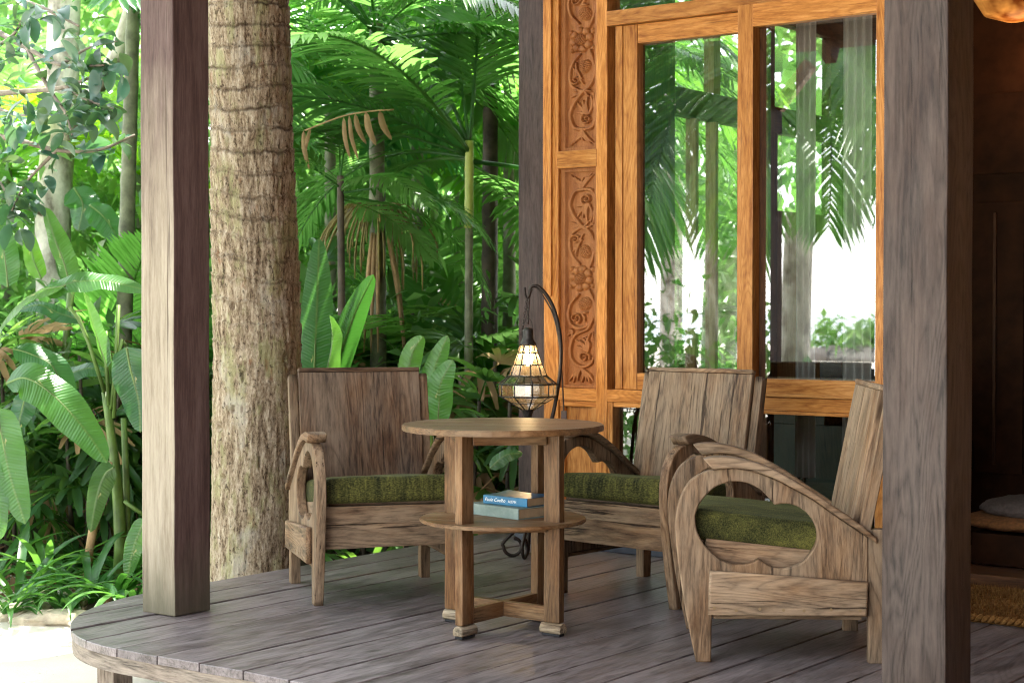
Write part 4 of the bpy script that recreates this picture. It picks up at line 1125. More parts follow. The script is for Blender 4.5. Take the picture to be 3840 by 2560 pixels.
# ------------------------------------------------------------------ coconut palm trunk beside the deck
def trunk_mesh(path, radii, zfine0, zfine1, nth=220):
    P = np.array(path); zs = np.concatenate([np.arange(P[0, 2], zfine1, .0045), np.arange(zfine1, P[-1, 2], .03)])
    cx, cy_ = np.interp(zs, P[:, 2], P[:, 0]), np.interp(zs, P[:, 2], P[:, 1]); r = np.interp(zs, P[:, 2], radii)
    th = np.linspace(0, 2 * np.pi, nth, endpoint=False)
    T, Zz = np.meshgrid(th, zs, indexing='xy')
    ct, st = np.cos(T), np.sin(T)
    # leaf-scar rings: wavy ledges, irregular spacing, stronger higher up
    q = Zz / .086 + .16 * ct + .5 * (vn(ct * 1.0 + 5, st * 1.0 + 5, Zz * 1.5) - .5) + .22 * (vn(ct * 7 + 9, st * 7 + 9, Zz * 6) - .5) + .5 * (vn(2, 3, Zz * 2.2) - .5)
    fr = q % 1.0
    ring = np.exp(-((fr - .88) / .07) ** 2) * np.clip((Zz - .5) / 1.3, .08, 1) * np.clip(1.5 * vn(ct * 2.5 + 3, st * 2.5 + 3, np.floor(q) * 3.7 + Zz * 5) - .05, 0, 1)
    saw = (fr - .5) * .006 * np.clip((Zz - .1) / 1.0, .15, 1)
    fib = vn(ct * 16 + 40, st * 16 + 40, Zz * 9); fib2 = vn(ct * 34 + 11, st * 34 + 11, Zz * 22)
    lump = vn(ct * 3 + 20, st * 3 + 20, Zz * 5)
    d = .004 * (fib - .5) + .004 * (fib2 - .5) + .004 * (vn(ct * 30 + 31, st * 30 + 31, Zz * 80) - .5) + .010 * (lump - .5) + saw * 1.5 - .012 * ring
    pit = vn(ct * 9 + 2, st * 9 + 2, Zz * 14); d -= .02 * np.clip((pit - .83) / .1, 0, 1) * (Zz < 1.1)
    rr = r[:, None] + d
    V = np.stack([cx[:, None] + rr * ct, cy_[:, None] + rr * st, Zz], -1).reshape(-1, 3)
    nz = len(zs); I = np.arange(nz * nth).reshape(nz, nth); J = np.roll(I, -1, 1)
    F = np.stack([I[:-1], J[:-1], J[1:], I[1:]], -1).reshape(-1, 4)
    g = np.stack([Zz, ct * .19, st * .19], -1).reshape(-1, 3)
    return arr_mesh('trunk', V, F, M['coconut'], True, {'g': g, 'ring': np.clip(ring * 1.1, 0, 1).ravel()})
# frond meshes (pinnate): rachis along +Y arching down, leaflets both sides
def frond_mesh(name, L, n, ll, lw, arch, seed, mat, droop=.5, vee=.5, dry=0.0, stalk=.18, sides=5):
    rr = np.random.RandomState(seed)
    t = np.linspace(0, 1, 24); ang_ = -arch * t ** 1.5
    ds = L / 23; y = np.concatenate([[0], np.cumsum(np.cos(ang_[:-1]) * ds)]); z = np.concatenate([[0], np.cumsum(np.sin(ang_[:-1]) * ds)])
    bend = rr.uniform(-.12, .12); x = bend * L * t ** 2
    P = np.stack([x, y, z], 1)
    V, F = tube(P, np.linspace(.011, .0022, 24) * (L / 1.6), sides); V = list(map(tuple, V)); F = [tuple(f) for f in F]
    for side in (-1, 1):
        for k in range(n):
            s = stalk + (1 - stalk) * (k + .5 + rr.uniform(-.25, .25)) / n
            i = min(22, int(s * 23)); f = s * 23 - i; p = P[i] * (1 - f) + P[i + 1] * f
            tan = P[i + 1] - P[i]; tan /= np.linalg.norm(tan)
            up = np.array([0, 0, 1.0]); up -= tan * (up @ tan); up /= np.linalg.norm(up) + 1e-9
            out = np.cross(tan, up) * side
            fw = .35 + .75 * s + rr.uniform(-.08, .08)
            d = out * math.cos(vee * .5) + up * math.sin(vee * .5) * (1 - s * .4) + tan * fw; d /= np.linalg.norm(d)
            ln = ll * (math.sin(math.pi * min(.98, .16 + .80 * s)) ** .65) * rr.uniform(.86, 1.08); wd_ = lw * (.55 + .45 * math.sin(math.pi * s)) * rr.uniform(.8, 1.15)
            wv = np.cross(d, up); wv /= np.linalg.norm(wv) + 1e-9; nv = np.cross(wv, d)
            o = len(V); m = 4; dr = droop * rr.uniform(.5, 1.4)
            for q in range(m + 1):
                u = q / m; c = p + d * ln * u + np.array([0, 0, -1.0]) * ln * dr * u * u * .7
                ww = wd_ * (.35 + 1.0 * math.sin(math.pi * min(1, .12 + .62 * u)) if u < .999 else .0) * .5 if u < .999 else .0006
                e = nv * wd_ * .16
                V.append(tuple(c - wv * ww + e)); V.append(tuple(c)); V.append(tuple(c + wv * ww + e))
            for q in range(m):
                b = o + 3 * q; F.append((b, b + 1, b + 4, b + 3)); F.append((b + 1, b + 2, b + 5, b + 4))
    return poly_mesh(name, V, F, mat, True)
PALM_F = [frond_mesh('frond', 1.7 + .15 * k, 44, .44, .029, .9 + .2 * (k % 3), 10 + k, M['palm'], .55, .55) for k in range(6)]
WIDE_F = [frond_mesh('frond', 1.4, 15, .36, .055, .7 + .2 * k, 30 + k, M['palm'], .75, .2) for k in range(3)]
COCO_F = [frond_mesh('frond', 3.0, 60, .72, .038, 1.25 + .1 * k, 40 + k, M['palm'], .8, .5, stalk=.22) for k in range(3)]
DRY_F = [frond_mesh('dry_frond', .7, 6, .22, .032, 1.1, 50 + k, M['dry_leaf'], 1.6, -.2) for k in range(2)]
def put(name, me, parent, loc, az, el, roll=0.0, sc=1.0, tint=None):
    o = obj(name, me, parent)
    o.matrix_local = Matrix.Translation(loc) @ Matrix.Rotation(az, 4, 'Z') @ Matrix.Rotation(el, 4, 'X') @ Matrix.Rotation(roll, 4, 'Y') @ Matrix.Diagonal((sc, sc, sc, 1))
    if tint: o.color = (*tint, 1)
    return o
b0 = PX(585, 1290, 7.14); b1 = PX(592, 800, 7.14); b2 = PX(570, 0, 7.12)
pt = thing('coconut_palm', 'thick rough coconut palm trunk rising just behind the bleached post', 'palm tree', (0, 0, 0))
up_ = (b2 - b1); path = [(b0.x, b0.y, -.40), (b0.x, b0.y, b0.z), tuple(b1), tuple(b2), (b2.x - .35, b2.y - .1, b2.z + 2.2), (b2.x - 1.1, b2.y - .3, 9.0)]
obj('trunk', trunk_mesh(path, [.205, .186, .183, .170, .15, .13], -.4, 2.35), pt)
for k in range(11):
    put('frond', COCO_F[k % 3], pt, Vector((b2.x - 1.1, b2.y - .3, 9.0)), k * 2 * math.pi / 11 + .2, R(25 + 30 * math.sin(k * 2.4)), 0, 1.0)

# ------------------------------------------------------------------ broad leaves (banana, heliconia, bird's nest)
def blade(name, pts, width, normal, mat, parent, fold=.25, wave=.02, tint=None, stalk=None, shape=.75, nl=30, nw=12, base_w=.04, seed=0, curl=0.0):
    """leaf blade along control points; normal = side that faces up/outwards"""
    rr = random.Random(seed + int(pts[0][0] * 977) % 1000); P = spline(pts, nl + 1); N0 = np.array(tuple(normal), float)
    T = np.gradient(P, axis=0); T /= np.linalg.norm(T, axis=1)[:, None]
    Lc = np.concatenate([[0], np.cumsum(np.linalg.norm(np.diff(P, axis=0), axis=1))]); V = []; G = []
    ph = rr.uniform(0, 6)
    for i in range(nl + 1):
        t = i / nl
        w = width * .5 * max(.006, (math.sin(math.pi * min(1, max(0.0, t)) ** shape) ** .46)) 
        if t < .06: w = max(width * base_w, w * (t / .06) ** .7)
        sd = np.cross(T[i], N0); sd /= np.linalg.norm(sd) + 1e-9; nn = np.cross(sd, T[i])
        for j in range(nw + 1):
            u = -1 + 2 * j / nw
            off = -fold * abs(u) * w * (1 if True else 0) + wave * w * 4 * abs(u) ** 2 * math.sin(t * 17 + ph + (1.9 if u > 0 else 0)) + curl * w * u * u
            c = P[i] + sd * u * w * math.cos(fold * .6) + nn * off
            V.append(c); G.append((Lc[i], u * w, 0))
    n1_ = nw + 1; I = np.arange((nl + 1) * n1_).reshape(nl + 1, n1_)
    F = np.stack([I[:-1, :-1], I[1:, :-1], I[1:, 1:], I[:-1, 1:]], -1).reshape(-1, 4)
    me = arr_mesh(name, np.array(V), F, mat, True, {'g': np.array(G)})
    o = obj(name, me, parent)
    if tint: o.color = (*tint, 1)
    # midrib: raised on the back
    v, f = tube(P - N0 / np.linalg.norm(N0) * .004, np.linspace(.0075, .0015, nl + 1) * (width / .18) ** .5, 6)
    obj('midrib', poly_mesh('midrib', v, f, M['stem_green'], True), o)
    return o
CAMV = Vector((SY * .0 + .596, -.803, 0))                  # towards the viewer
UPV = Vector((0, 0, 1))
def nrm(a, b, c=(0, 0, 0)): return (CAMV * a + UPV * b + Vector(c)).normalized()
RT = Vector((.803, .596, 0))
def leaf(parent, pix, dep, wpx, n, **k):
    pts = [PX(p[0], p[1], dep + (p[2] if len(p) > 2 else 0)) for p in pix]
    return blade('leaf', pts, wpx * DPX * dep / FPX, n, M['banana'], parent, **k)
heli = thing('banana_plant', 'tall banana-like plant with broad leaves and green stalk, left of the bleached post', 'banana plant', tuple(PX(272, 1300, 8.1)))
ho = Vector(heli.location); heli.location = (0, 0, 0)
tube_obj('stalk', [Vector((ho.x, ho.y, -.33))] + [PX(x, y, 8.1) for x, y in ((278, 1250), (272, 1150), (262, 1050), (250, 960), (240, 900))], [.034, .032, .028, .024, .02, .015], M['stem_green'], heli, 10)
tube_obj('stalk', [Vector((ho.x + .06, ho.y, -.33))] + [PX(x, y, 8.15) for x, y in ((292, 1240), (290, 1100), (284, 960))], [.02, .019, .017, .014], M['stem_green'], heli, 8)
tube_obj('dry_stalk', [Vector((ho.x - .12, ho.y - .1, -.33))] + [PX(x, y, 7.95) for x, y in ((205, 1265), (220, 1180), (240, 1100), (252, 1060))], [.018, .02, .022, .02, .014], M['straw'], heli, 8)
for p in ([(240, 900), (205, 790), (180, 730), (160, 706)], [(250, 930), (243, 820), (243, 760)], [(255, 940), (265, 850), (282, 780), (290, 795)], [(262, 960), (266, 820), (272, 700)], [(285, 1150), (305, 1165), (335, 1185)]):
    tube_obj('petiole', [PX(x, y, 8.08) for x, y in p], .010, M['stem_green'], heli, 7)
Gd, Gl, Gy = (.85, 1.0, 1.0), (1.25, 1.25, .9), (2.2, 1.7, .7)
leaf(heli, [(100, 675), (160, 650), (240, 645), (345, 668)], 8.0, 66, nrm(.75, .8), seed=1, wave=.03, fold=.1, tint=Gl)
leaf(heli, [(150, 655), (90, 668), (40, 700), (0, 752), (-5, 790)], 7.95, 64, nrm(.5, .4, (-.5, 0, 0)), seed=2, fold=.25, tint=(1.7, 1.4, .8))
leaf(heli, [(14, 880), (60, 868), (120, 905), (190, 980), (246, 1062)], 7.7, 104, nrm(.75, .75), seed=3, wave=.035, fold=.12, tint=Gl)
leaf(heli, [(290, 797), (300, 850), (318, 920), (322, 992)], 7.9, 100, nrm(1, .35, (-.2, 0, 0)), seed=4, wave=.02, fold=.2, tint=Gd)
leaf(heli, [(-10, 935), (4, 1000), (22, 1090), (58, 1203)], 7.6, 92, nrm(1, .25), seed=5, wave=.015, fold=.1, tint=Gl)
leaf(heli, [(-40, 1010), (-30, 1080), (-10, 1160), (-2, 1240)], 7.6, 70, nrm(1, .2, (-.3, 0, 0)), seed=6, tint=Gl)
leaf(heli, [(30, 800), (70, 812), (120, 840), (150, 905), (160, 935)], 8.0, 74, nrm(.7, .8), seed=7, wave=.02, fold=.12, tint=Gd)
leaf(heli, [(245, 845), (228, 790), (212, 740), (192, 672)], 8.05, 46, nrm(.8, .0, (-.5, .2, 0)), seed=8, fold=.5, tint=Gl)
leaf(heli, [(262, 1072), (240, 1090), (222, 1140), (208, 1222)], 7.9, 58, nrm(1, .3), seed=9, wave=.01, tint=(1.3, 1.1, .6))
leaf(heli, [(335, 1190), (318, 1225), (303, 1270), (292, 1328)], 7.6, 48, nrm(1, .3), seed=10, fold=.1, tint=Gl)
leaf(heli, [(190, 735), (140, 720), (90, 700), (40, 712)], 8.25, 44, nrm(.7, .8), seed=11, tint=Gd)
leaf(heli, [(85, 850), (150, 858), (205, 845), (250, 858)], 8.3, 50, nrm(.7, .7), seed=12, tint=Gd)
leaf(heli, [(60, 905), (50, 940), (40, 985)], 8.1, 60, nrm(.8, .5), seed=13, tint=(.7, .85, .9))
h2 = thing('banana_plant', 'young banana-like plant with upright pointed leaves at the far left', 'banana plant', (0, 0, 0))
tube_obj('stalk', [PX(150, 1150, 9.2), PX(150, 800, 9.2), PX(165, 650, 9.2)], .02, M['stem_green'], h2, 8)
leaf(h2, [(160, 655), (145, 600), (122, 540), (102, 476)], 8.6, 58, nrm(.8, .2, (-.3, 0, 0)), seed=20, fold=.55, tint=(1.4, 1.3, .8))
leaf(h2, [(18, 660), (12, 600), (0, 540), (-20, 480)], 8.4, 64, nrm(1, .3), seed=21, fold=.2, tint=Gl)
leaf(h2, [(95, 640), (75, 590), (66, 530)], 9.4, 44, nrm(.8, .4), seed=22, tint=(2.2, 1.9, .8))
leaf(h2, [(205, 470), (240, 500), (280, 560)], 10.6, 70, nrm(.6, .6), seed=23, tint=Gd)
leaf(h2, [(170, 430), (190, 470), (180, 530)], 10.8, 80, nrm(.6, .6), seed=24, tint=Gd)
bn = thing('banana_plant', 'upright paddle-leaved plant behind the left armchair, next to the palm trunk', 'banana plant', (0, 0, 0))
leaf(bn, [(722, 905), (722, 840), (728, 700), (733, 546)], 7.7, 84, nrm(1, .15), seed=30, fold=.18, wave=.01, tint=(.9, 1.1, 1.0))
leaf(bn, [(758, 910), (772, 840), (815, 720), (858, 630)], 7.75, 66, nrm(1, .1, (.2, 0, 0)), seed=31, fold=.2, wave=.012, tint=(.75, 1.05, .7))
leaf(bn, [(742, 910), (750, 850), (762, 780), (757, 724)], 7.6, 50, nrm(.8, .1, (-.6, 0, 0)), seed=32, fold=.7, wave=.03, tint=(1.2, 1.25, .8))
tube_obj('stalk', [PX(735, 1290, 7.75), PX(730, 905, 7.72)], .025, M['stem_green'], bn, 8)
bn2 = thing('banana_plant', 'small light green paddle leaves between the left armchair and the lantern', 'banana plant', (0, 0, 0))
leaf(bn2, [(938, 880), (940, 840), (952, 800), (972, 772)], 7.5, 52, nrm(1, .1), seed=33, fold=.15, tint=(1.9, 1.8, 1.0))
leaf(bn2, [(985, 960), (985, 910), (1000, 840), (1028, 770)], 7.55, 58, nrm(1, .2), seed=34, fold=.12, tint=(1.3, 1.35, .95))
leaf(bn2, [(1005, 990), (1008, 930), (1012, 880), (1040, 826)], 7.45, 64, nrm(1, .35), seed=35, fold=.12, shape=.9, tint=(1.35, 1.45, 1.0))
leaf(bn2, [(1125, 1075), (1160, 1045), (1200, 1040)], 7.5, 40, nrm(.7, .7), seed=36, tint=Gl)
tube_obj('stalk', [PX(990, 1270, 7.5), PX(988, 960, 7.52)], .016, M['stem_green'], bn2, 8)

# ------------------------------------------------------------------ strap-leaf clumps along the deck
def strap_mesh(seed, n=18, L=.5, w=.032):
    rr = random.Random(seed); V, F = [], []
    for k in range(n):
        a = rr.uniform(0, 2 * math.pi); l = L * rr.uniform(.6, 1.15); el = rr.uniform(.7, 1.35); dr = rr.uniform(1.0, 2.3)
        d = Vector((math.cos(a), math.sin(a), 0)); s = Vector((-d.y, d.x, 0)); p = d * .015; e = el; o = len(V); m = 9
        for i in range(m + 1):
            t = i / m; ww = w * rr.uniform(.95, 1.05) * (.45 + .75 * math.sin(math.pi * min(1, .15 + .6 * t))) * (1 if t < .7 else max(.03, (1 - t) / .3)) * .5
            nn = d * -math.sin(e) + Vector((0, 0, math.cos(e)))
            V += [p - s * ww + nn * ww * .35, p, p + s * ww + nn * ww * .35]
            p = p + (d * math.cos(e) + Vector((0, 0, math.sin(e)))) * (l / m); e -= dr / m
        for i in range(m):
            b = o + 3 * i; F += [(b, b + 1, b + 4, b + 3), (b + 1, b + 2, b + 5, b + 4)]
    return poly_mesh('leaves', V, F, M['strap'], True)
STR = [strap_mesh(60 + k) for k in range(5)]
sp = [(40, 1345, 7.7, 1.1), (110, 1325, 8.0, 1.0), (205, 1345, 7.7, 1.0), (262, 1345, 7.65, 1.1), (312, 1350, 7.45, .9), (-20, 1300, 8.2, 1.1), (75, 1270, 8.6, 1.0), (165, 1280, 8.6, 1.0), (300, 1275, 8.4, 1.0),
      (745, 1320, 7.45, .8), (805, 1312, 7.5, .85), (870, 1300, 7.6, .8), (935, 1290, 7.7, .9), (990, 1280, 7.8, .8), (1090, 1262, 7.9, .9), (1150, 1250, 8.0, .9), (840, 1270, 8.1, 1.0), (1040, 1235, 8.5, 1.0), (20, 1372, 7.4, .7), (140, 1378, 7.5, .7)]
names = ['at the far left sand edge', 'second from the left edge', 'left of the bleached post', 'close to the bleached post', 'touching the bleached post', 'at the left picture edge', 'under the hanging banana leaf', 'behind the dry stalk', 'behind the bleached post',
         'behind the left armchair legs', 'under the left armchair seat', 'below the middle of the left armchair', 'behind the left armchair, right leg', 'just left of the table', 'seen through the table legs', 'left of the wall post foot', 'deeper behind the left armchair', 'deeper behind the table', 'smallest on the sand edge', 'small, among the border stones']
for k, (x, y, dp, s) in enumerate(sp):
    p = PX(x, y, dp); p.z = -.30
    c = thing('strap_leaf_plant', 'arching strap-leaf plant ' + names[k], 'plant', tuple(p), k * 1.3, 'strap-leaf plants edging the deck')
    o = obj('leaves', STR[k % 5], c); o.scale = (s, s, s); o.color = ((.8 + .5 * rnd.random()), 1, .9, 1)

# ------------------------------------------------------------------ lady palms (fans on thin canes)
def fan_mesh(seed, n=7, L=.30, w=.032, stalk=.2):
    rr = random.Random(seed); V, F = tube([(0, 0, 0), (0, stalk * .5, .02), (0, stalk, .0)], .004, 5); V = [tuple(v) for v in V]; F = list(F)
    for k in range(n):
        a = (k - (n - 1) / 2) * (2.7 / n) + rr.uniform(-.08, .08); l = L * rr.uniform(.8, 1.1) * (1 - .08 * abs(k - n / 2)); dr = rr.uniform(.5, 1.5)
        d = Vector((math.sin(a), math.cos(a), .12)).normalized(); s = Vector((math.cos(a), -math.sin(a), 0)); o = len(V); m = 5
        for i in range(m + 1):
            t = i / m; ww = w * .5 * (.25 + .95 * math.sin(math.pi * min(1, .1 + .6 * t))) * (1 if t < .85 else .55)
            c = Vector((0, stalk, 0)) + d * l * t + Vector((0, 0, -l * dr * .5 * t * t))
            V += [tuple(c - s * ww + Vector((0, 0, ww * .4))), tuple(c), tuple(c + s * ww + Vector((0, 0, ww * .4)))]
        for i in range(m):
            b = o + 3 * i; F += [(b, b + 1, b + 4, b + 3), (b + 1, b + 2, b + 5, b + 4)]
    return poly_mesh('fan', V, F, M['rhapis'], True)
FAN = [fan_mesh(80 + k, 7 + k % 3) for k in range(5)]
def dry_variant(me):
    m2 = me.copy(); m2.materials.clear(); m2.materials.append(M['dry_leaf']); return m2
FAN_D = [dry_variant(FAN[0]), dry_variant(FAN[3])]
def lady_palm(pos, h, canes, label, dryp=.08, seed=0):
    rr = random.Random(seed); t = thing('lady_palm', label, 'palm', tuple(pos), 0, 'lady palm clumps in the garden')
    for k in range(canes):
        bx, by = rr.uniform(-.28, .28), rr.uniform(-.28, .28); hh = h * rr.uniform(.55, 1.0); lx_, ly = rr.uniform(-.12, .12), rr.uniform(-.12, .12)
        top = Vector((bx + lx_, by + ly, hh))
        tube_obj('cane', [(bx, by, -.05), (bx + lx_ * .4, by + ly * .4, hh * .5), tuple(top)], [.013, .012, .009], M['stem_dark'], t, 6)
        for f in range(7):
            s = .42 + .58 * f / 6; p = Vector((bx, by, 0)).lerp(top, s)
            dr = rr.random() < dryp
            put('fan', (FAN_D[f % 2] if dr else FAN[(k + f) % 5]), t, p, rr.uniform(0, 6.28), R(rr.uniform(-35, 55)), rr.uniform(-.4, .4), rr.uniform(.75, 1.2))
lp_spots = [(60, 1240, 8.7, 1.05, 5, 'dark lady palm behind the big hanging banana leaf at the left'), (150, 1230, 8.9, 1.2, 5, 'lady palm clump left of the banana stalk'), (300, 1230, 9.0, 1.3, 4, 'lady palm partly hidden by the bleached post'),
            (-40, 1230, 9.2, 1.5, 5, 'lady palm at the left picture edge'), (905, 1240, 8.6, .95, 5, 'lady palm behind the right side of the left armchair'), (1010, 1230, 9.0, 1.1, 5, 'lady palm behind the table'), (1100, 1225, 8.4, 1.0, 5, 'lady palm left of the lantern'),
            (1175, 1230, 8.9, 1.2, 5, 'lady palm beside the dark wall post'), (830, 1230, 9.4, 1.2, 4, 'lady palm behind the left armchair back'), (960, 1220, 9.8, 1.5, 5, 'taller lady palm in the middle of the garden gap'), (1140, 1215, 9.7, 1.5, 5, 'tall lady palm in the shade left of the wall post'), (710, 1230, 9.2, 1.5, 4, 'lady palm right beside the coconut trunk')]
for k, (x, y, dp, h, n, lab) in enumerate(lp_spots):
    p = PX(x, y, dp); p.z = -.30; lady_palm(p, h, n, lab, .24 if x > 800 else .08, k)

# ------------------------------------------------------------------ feather palms in the garden
def feather_palm(px, py, dep, label, r, zcrown, nf, lean=(0, 0), meshes=PALM_F, shaft=None, mat='stem_grey', sc=.8, low=-10, high=70, fruit=False, tint=None, dry=0, seed=0, az0=0.0):
    rr = random.Random(seed); p = PX(px, py, dep); p.z = -.32
    t = thing('feather_palm', label, 'palm tree', (0, 0, 0), 0, 'feather palms in the garden')
    top = Vector((p.x + lean[0], p.y + lean[1], zcrown)); pts = [p.lerp(top, s) for s in np.linspace(0, 1, 60)]
    rad = [r * (1.12 - .3 * s) * (1.09 if i % 5 == 0 else 1.0) for i, s in enumerate(np.linspace(0, 1, 60))]
    if shaft:
        k = int(60 * (1 - shaft)); tube_obj('stem', pts[:k], rad[:k], M[mat], t, 10)
        tube_obj('crownshaft', pts[k - 1:], [q * 1.18 for q in rad[k - 1:]], M['stem_lime'], t, 10)
    else: tube_obj('stem', pts, rad, M[mat], t, 10)
    for k in range(nf):
        el = low + (high - low) * ((k * .618) % 1.0)
        az = az0 + k * 2.4 + rr.uniform(-.2, .2)
        if top.x - 1.7 * sc * math.sin(az) > -4.75: az = -az
        f = put('frond', meshes[k % len(meshes)], t, top - Vector((0, 0, .12 * (1 - (k * .618) % 1.0))), az, R(el), rr.uniform(-.3, .3), sc * rr.uniform(.85, 1.15))
        if tint: f.color = (*tint, 1)
    for k in range(dry):
        put('dry_frond', DRY_F[k % 2], t, top - Vector((0, 0, .1)), rr.uniform(0, 6.28), R(rr.uniform(-35, -5)), rr.uniform(-.4, .4), rr.uniform(.9, 1.2))
    if fruit:
        c = Vector(pts[int(60 * fruit)])
        for k in range(64):
            a = rr.uniform(0, 6.28); o = rr.uniform(.06, .34); dz = rr.uniform(.05, .42)
            q = [c, c + Vector((math.cos(a) * o * .5, math.sin(a) * o * .5, .06)), c + Vector((math.cos(a) * o, math.sin(a) * o, -dz * .5)), c + Vector((math.cos(a) * o * 1.05, math.sin(a) * o * 1.05, -dz))]
            tube_obj('fruit_strand', spline(q, 10), [.005, .004, .004, .004, .005, .006, .005, .006, .005, .003], M['fruit'], t, 5)
        for k in range(5):
            a = rr.uniform(0, 6.28); q = [c + Vector((math.cos(a) * .06, math.sin(a) * .06, -.1)), c + Vector((math.cos(a) * .12, math.sin(a) * .12, -.4)), c + Vector((math.cos(a) * .16, math.sin(a) * .16, -.75))]
            tube_obj('dry_sheath', spline(q, 8), [.008, .012, .014, .013, .011, .009, .006, .003], M['straw'], t, 6)
    return t
feather_palm(872, 1240, 9.3, 'grey-stemmed feather palm with hanging fruit strands behind the left armchair', .047, 2.62, 15, (-.02, .0), fruit=.64, dry=0, seed=1, high=80)
feather_palm(1075, 1240, 9.0, 'slender feather palm with a yellow-green stem section near the wall post', .024, 1.95, 13, (.01, .0), shaft=.2, seed=2, high=80)
feather_palm(1122, 1240, 9.9, 'dark ringed feather palm nearest the dark wall post', .05, 2.95, 14, (.02, .0), mat='stem_dark', seed=3)
feather_palm(790, 1240, 8.8, 'thin dark-caned palm beside the coconut trunk with drying leaves', .022, 1.75, 9, (-.02, 0), mat='stem_dark', seed=4, meshes=PALM_F, sc=.42, dry=0, low=-10, high=65)
dp_ = thing('dry_frond', 'withered tan leaflets hanging from a frond right of the coconut trunk', 'dry frond', (0, 0, 0))
tube_obj('rachis', spline([PX(700, 300, 8.7), PX(785, 268, 8.65), PX(850, 256, 8.6), PX(905, 252, 8.6)], 14), .004, M['straw'], dp_, 5)
for k, (a_, b_, w_) in enumerate([((789, 270), (804, 365), 11), ((802, 266), (823, 367), 10), ((816, 262), (842, 332), 13), ((840, 258), (864, 335), 17), ((872, 255), (900, 322), 16), ((697, 300), (711, 390), 12), ((712, 296), (700, 352), 10)]):
    pm = ((a_[0] * .6 + b_[0] * .4) - 3, a_[1] * .5 + b_[1] * .5)
    blade('leaflet', [PX(*a_, 8.62), PX(*pm, 8.58), PX(*b_, 8.6)], w_ * DPX * 8.6 / FPX, nrm(1, .1, (.2 * (k % 3 - 1), 0, 0)), M['dry_leaf'], dp_, fold=.4, wave=.03, nl=12, nw=4, seed=90 + k)
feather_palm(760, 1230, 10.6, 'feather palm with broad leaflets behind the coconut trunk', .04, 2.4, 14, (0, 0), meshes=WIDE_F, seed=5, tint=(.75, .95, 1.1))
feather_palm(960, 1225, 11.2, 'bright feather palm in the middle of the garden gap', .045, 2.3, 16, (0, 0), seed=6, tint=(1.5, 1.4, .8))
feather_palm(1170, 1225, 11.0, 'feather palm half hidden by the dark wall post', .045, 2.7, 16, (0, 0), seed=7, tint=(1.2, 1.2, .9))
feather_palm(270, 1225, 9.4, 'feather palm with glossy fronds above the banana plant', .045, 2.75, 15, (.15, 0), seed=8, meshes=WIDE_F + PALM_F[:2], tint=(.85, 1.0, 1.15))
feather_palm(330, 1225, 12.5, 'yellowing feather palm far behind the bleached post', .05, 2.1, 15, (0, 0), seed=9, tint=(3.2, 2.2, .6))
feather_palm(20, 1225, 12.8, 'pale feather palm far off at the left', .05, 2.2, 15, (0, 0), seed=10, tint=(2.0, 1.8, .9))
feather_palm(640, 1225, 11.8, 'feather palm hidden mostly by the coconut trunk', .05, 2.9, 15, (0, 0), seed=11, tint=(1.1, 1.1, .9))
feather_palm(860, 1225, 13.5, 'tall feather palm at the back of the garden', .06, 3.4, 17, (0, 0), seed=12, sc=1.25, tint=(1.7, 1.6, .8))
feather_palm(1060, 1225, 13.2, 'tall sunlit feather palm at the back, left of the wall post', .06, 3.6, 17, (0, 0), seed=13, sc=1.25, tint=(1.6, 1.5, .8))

# clumping palms: fronds rising straight from the ground
cl = [(930, 9.6, 1.0, (1, 1, .9), 'low clump of arching fronds behind the left armchair'), (1045, 10.2, 1.1, (1.2, 1.2, .8), 'low clump of arching fronds behind the lantern'), (1160, 9.4, .9, (1, 1.1, .9), 'low clump of arching fronds beside the wall post'), (820, 10.4, 1.1, (1.1, 1.1, .9), 'clump of arching fronds behind the armchair back'), (700, 10.0, 1.0, (.9, 1, 1), 'clump of arching fronds right of the coconut trunk'),
      (220, 10.0, 1.1, (1.1, 1.2, .9), 'clump of arching fronds behind the banana stalk'), (340, 10.8, 1.2, (1, 1, .9), 'clump of arching fronds hidden by the bleached post')]
for k, (x, dp, sc_, tn, lab) in enumerate(cl):
    p = PX(x, 1230, dp); p.z = -.3; t = thing('clumping_palm', lab, 'palm', tuple(p), k, 'clumping palms in the garden')
    for j in range(10):
        az = j * 2.4 + k
        if p.x - 1.3 * math.sin(az + k) > -4.7: az += math.pi
        f = put('frond', PALM_F[(j + k) % 6], t, Vector((.08 * math.cos(j), .08 * math.sin(j), 0)), az, R(50 + 34 * ((j * .618) % 1)), 0, sc_ * (.7 + .35 * ((j * .37) % 1))); f.color = (*tn, 1)

# bright banana leaves far behind, catching the sun
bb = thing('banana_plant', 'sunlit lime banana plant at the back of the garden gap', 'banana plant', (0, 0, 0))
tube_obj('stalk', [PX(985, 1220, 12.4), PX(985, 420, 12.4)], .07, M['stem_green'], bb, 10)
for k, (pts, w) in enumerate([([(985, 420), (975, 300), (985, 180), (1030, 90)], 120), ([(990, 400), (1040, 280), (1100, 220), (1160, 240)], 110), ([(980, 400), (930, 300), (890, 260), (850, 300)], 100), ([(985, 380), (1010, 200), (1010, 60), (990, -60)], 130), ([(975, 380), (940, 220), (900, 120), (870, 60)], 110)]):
    leaf(bb, pts, 12.4, w, nrm(.7, .6), seed=70 + k, tint=(2.6, 2.4, .9), wave=.03)

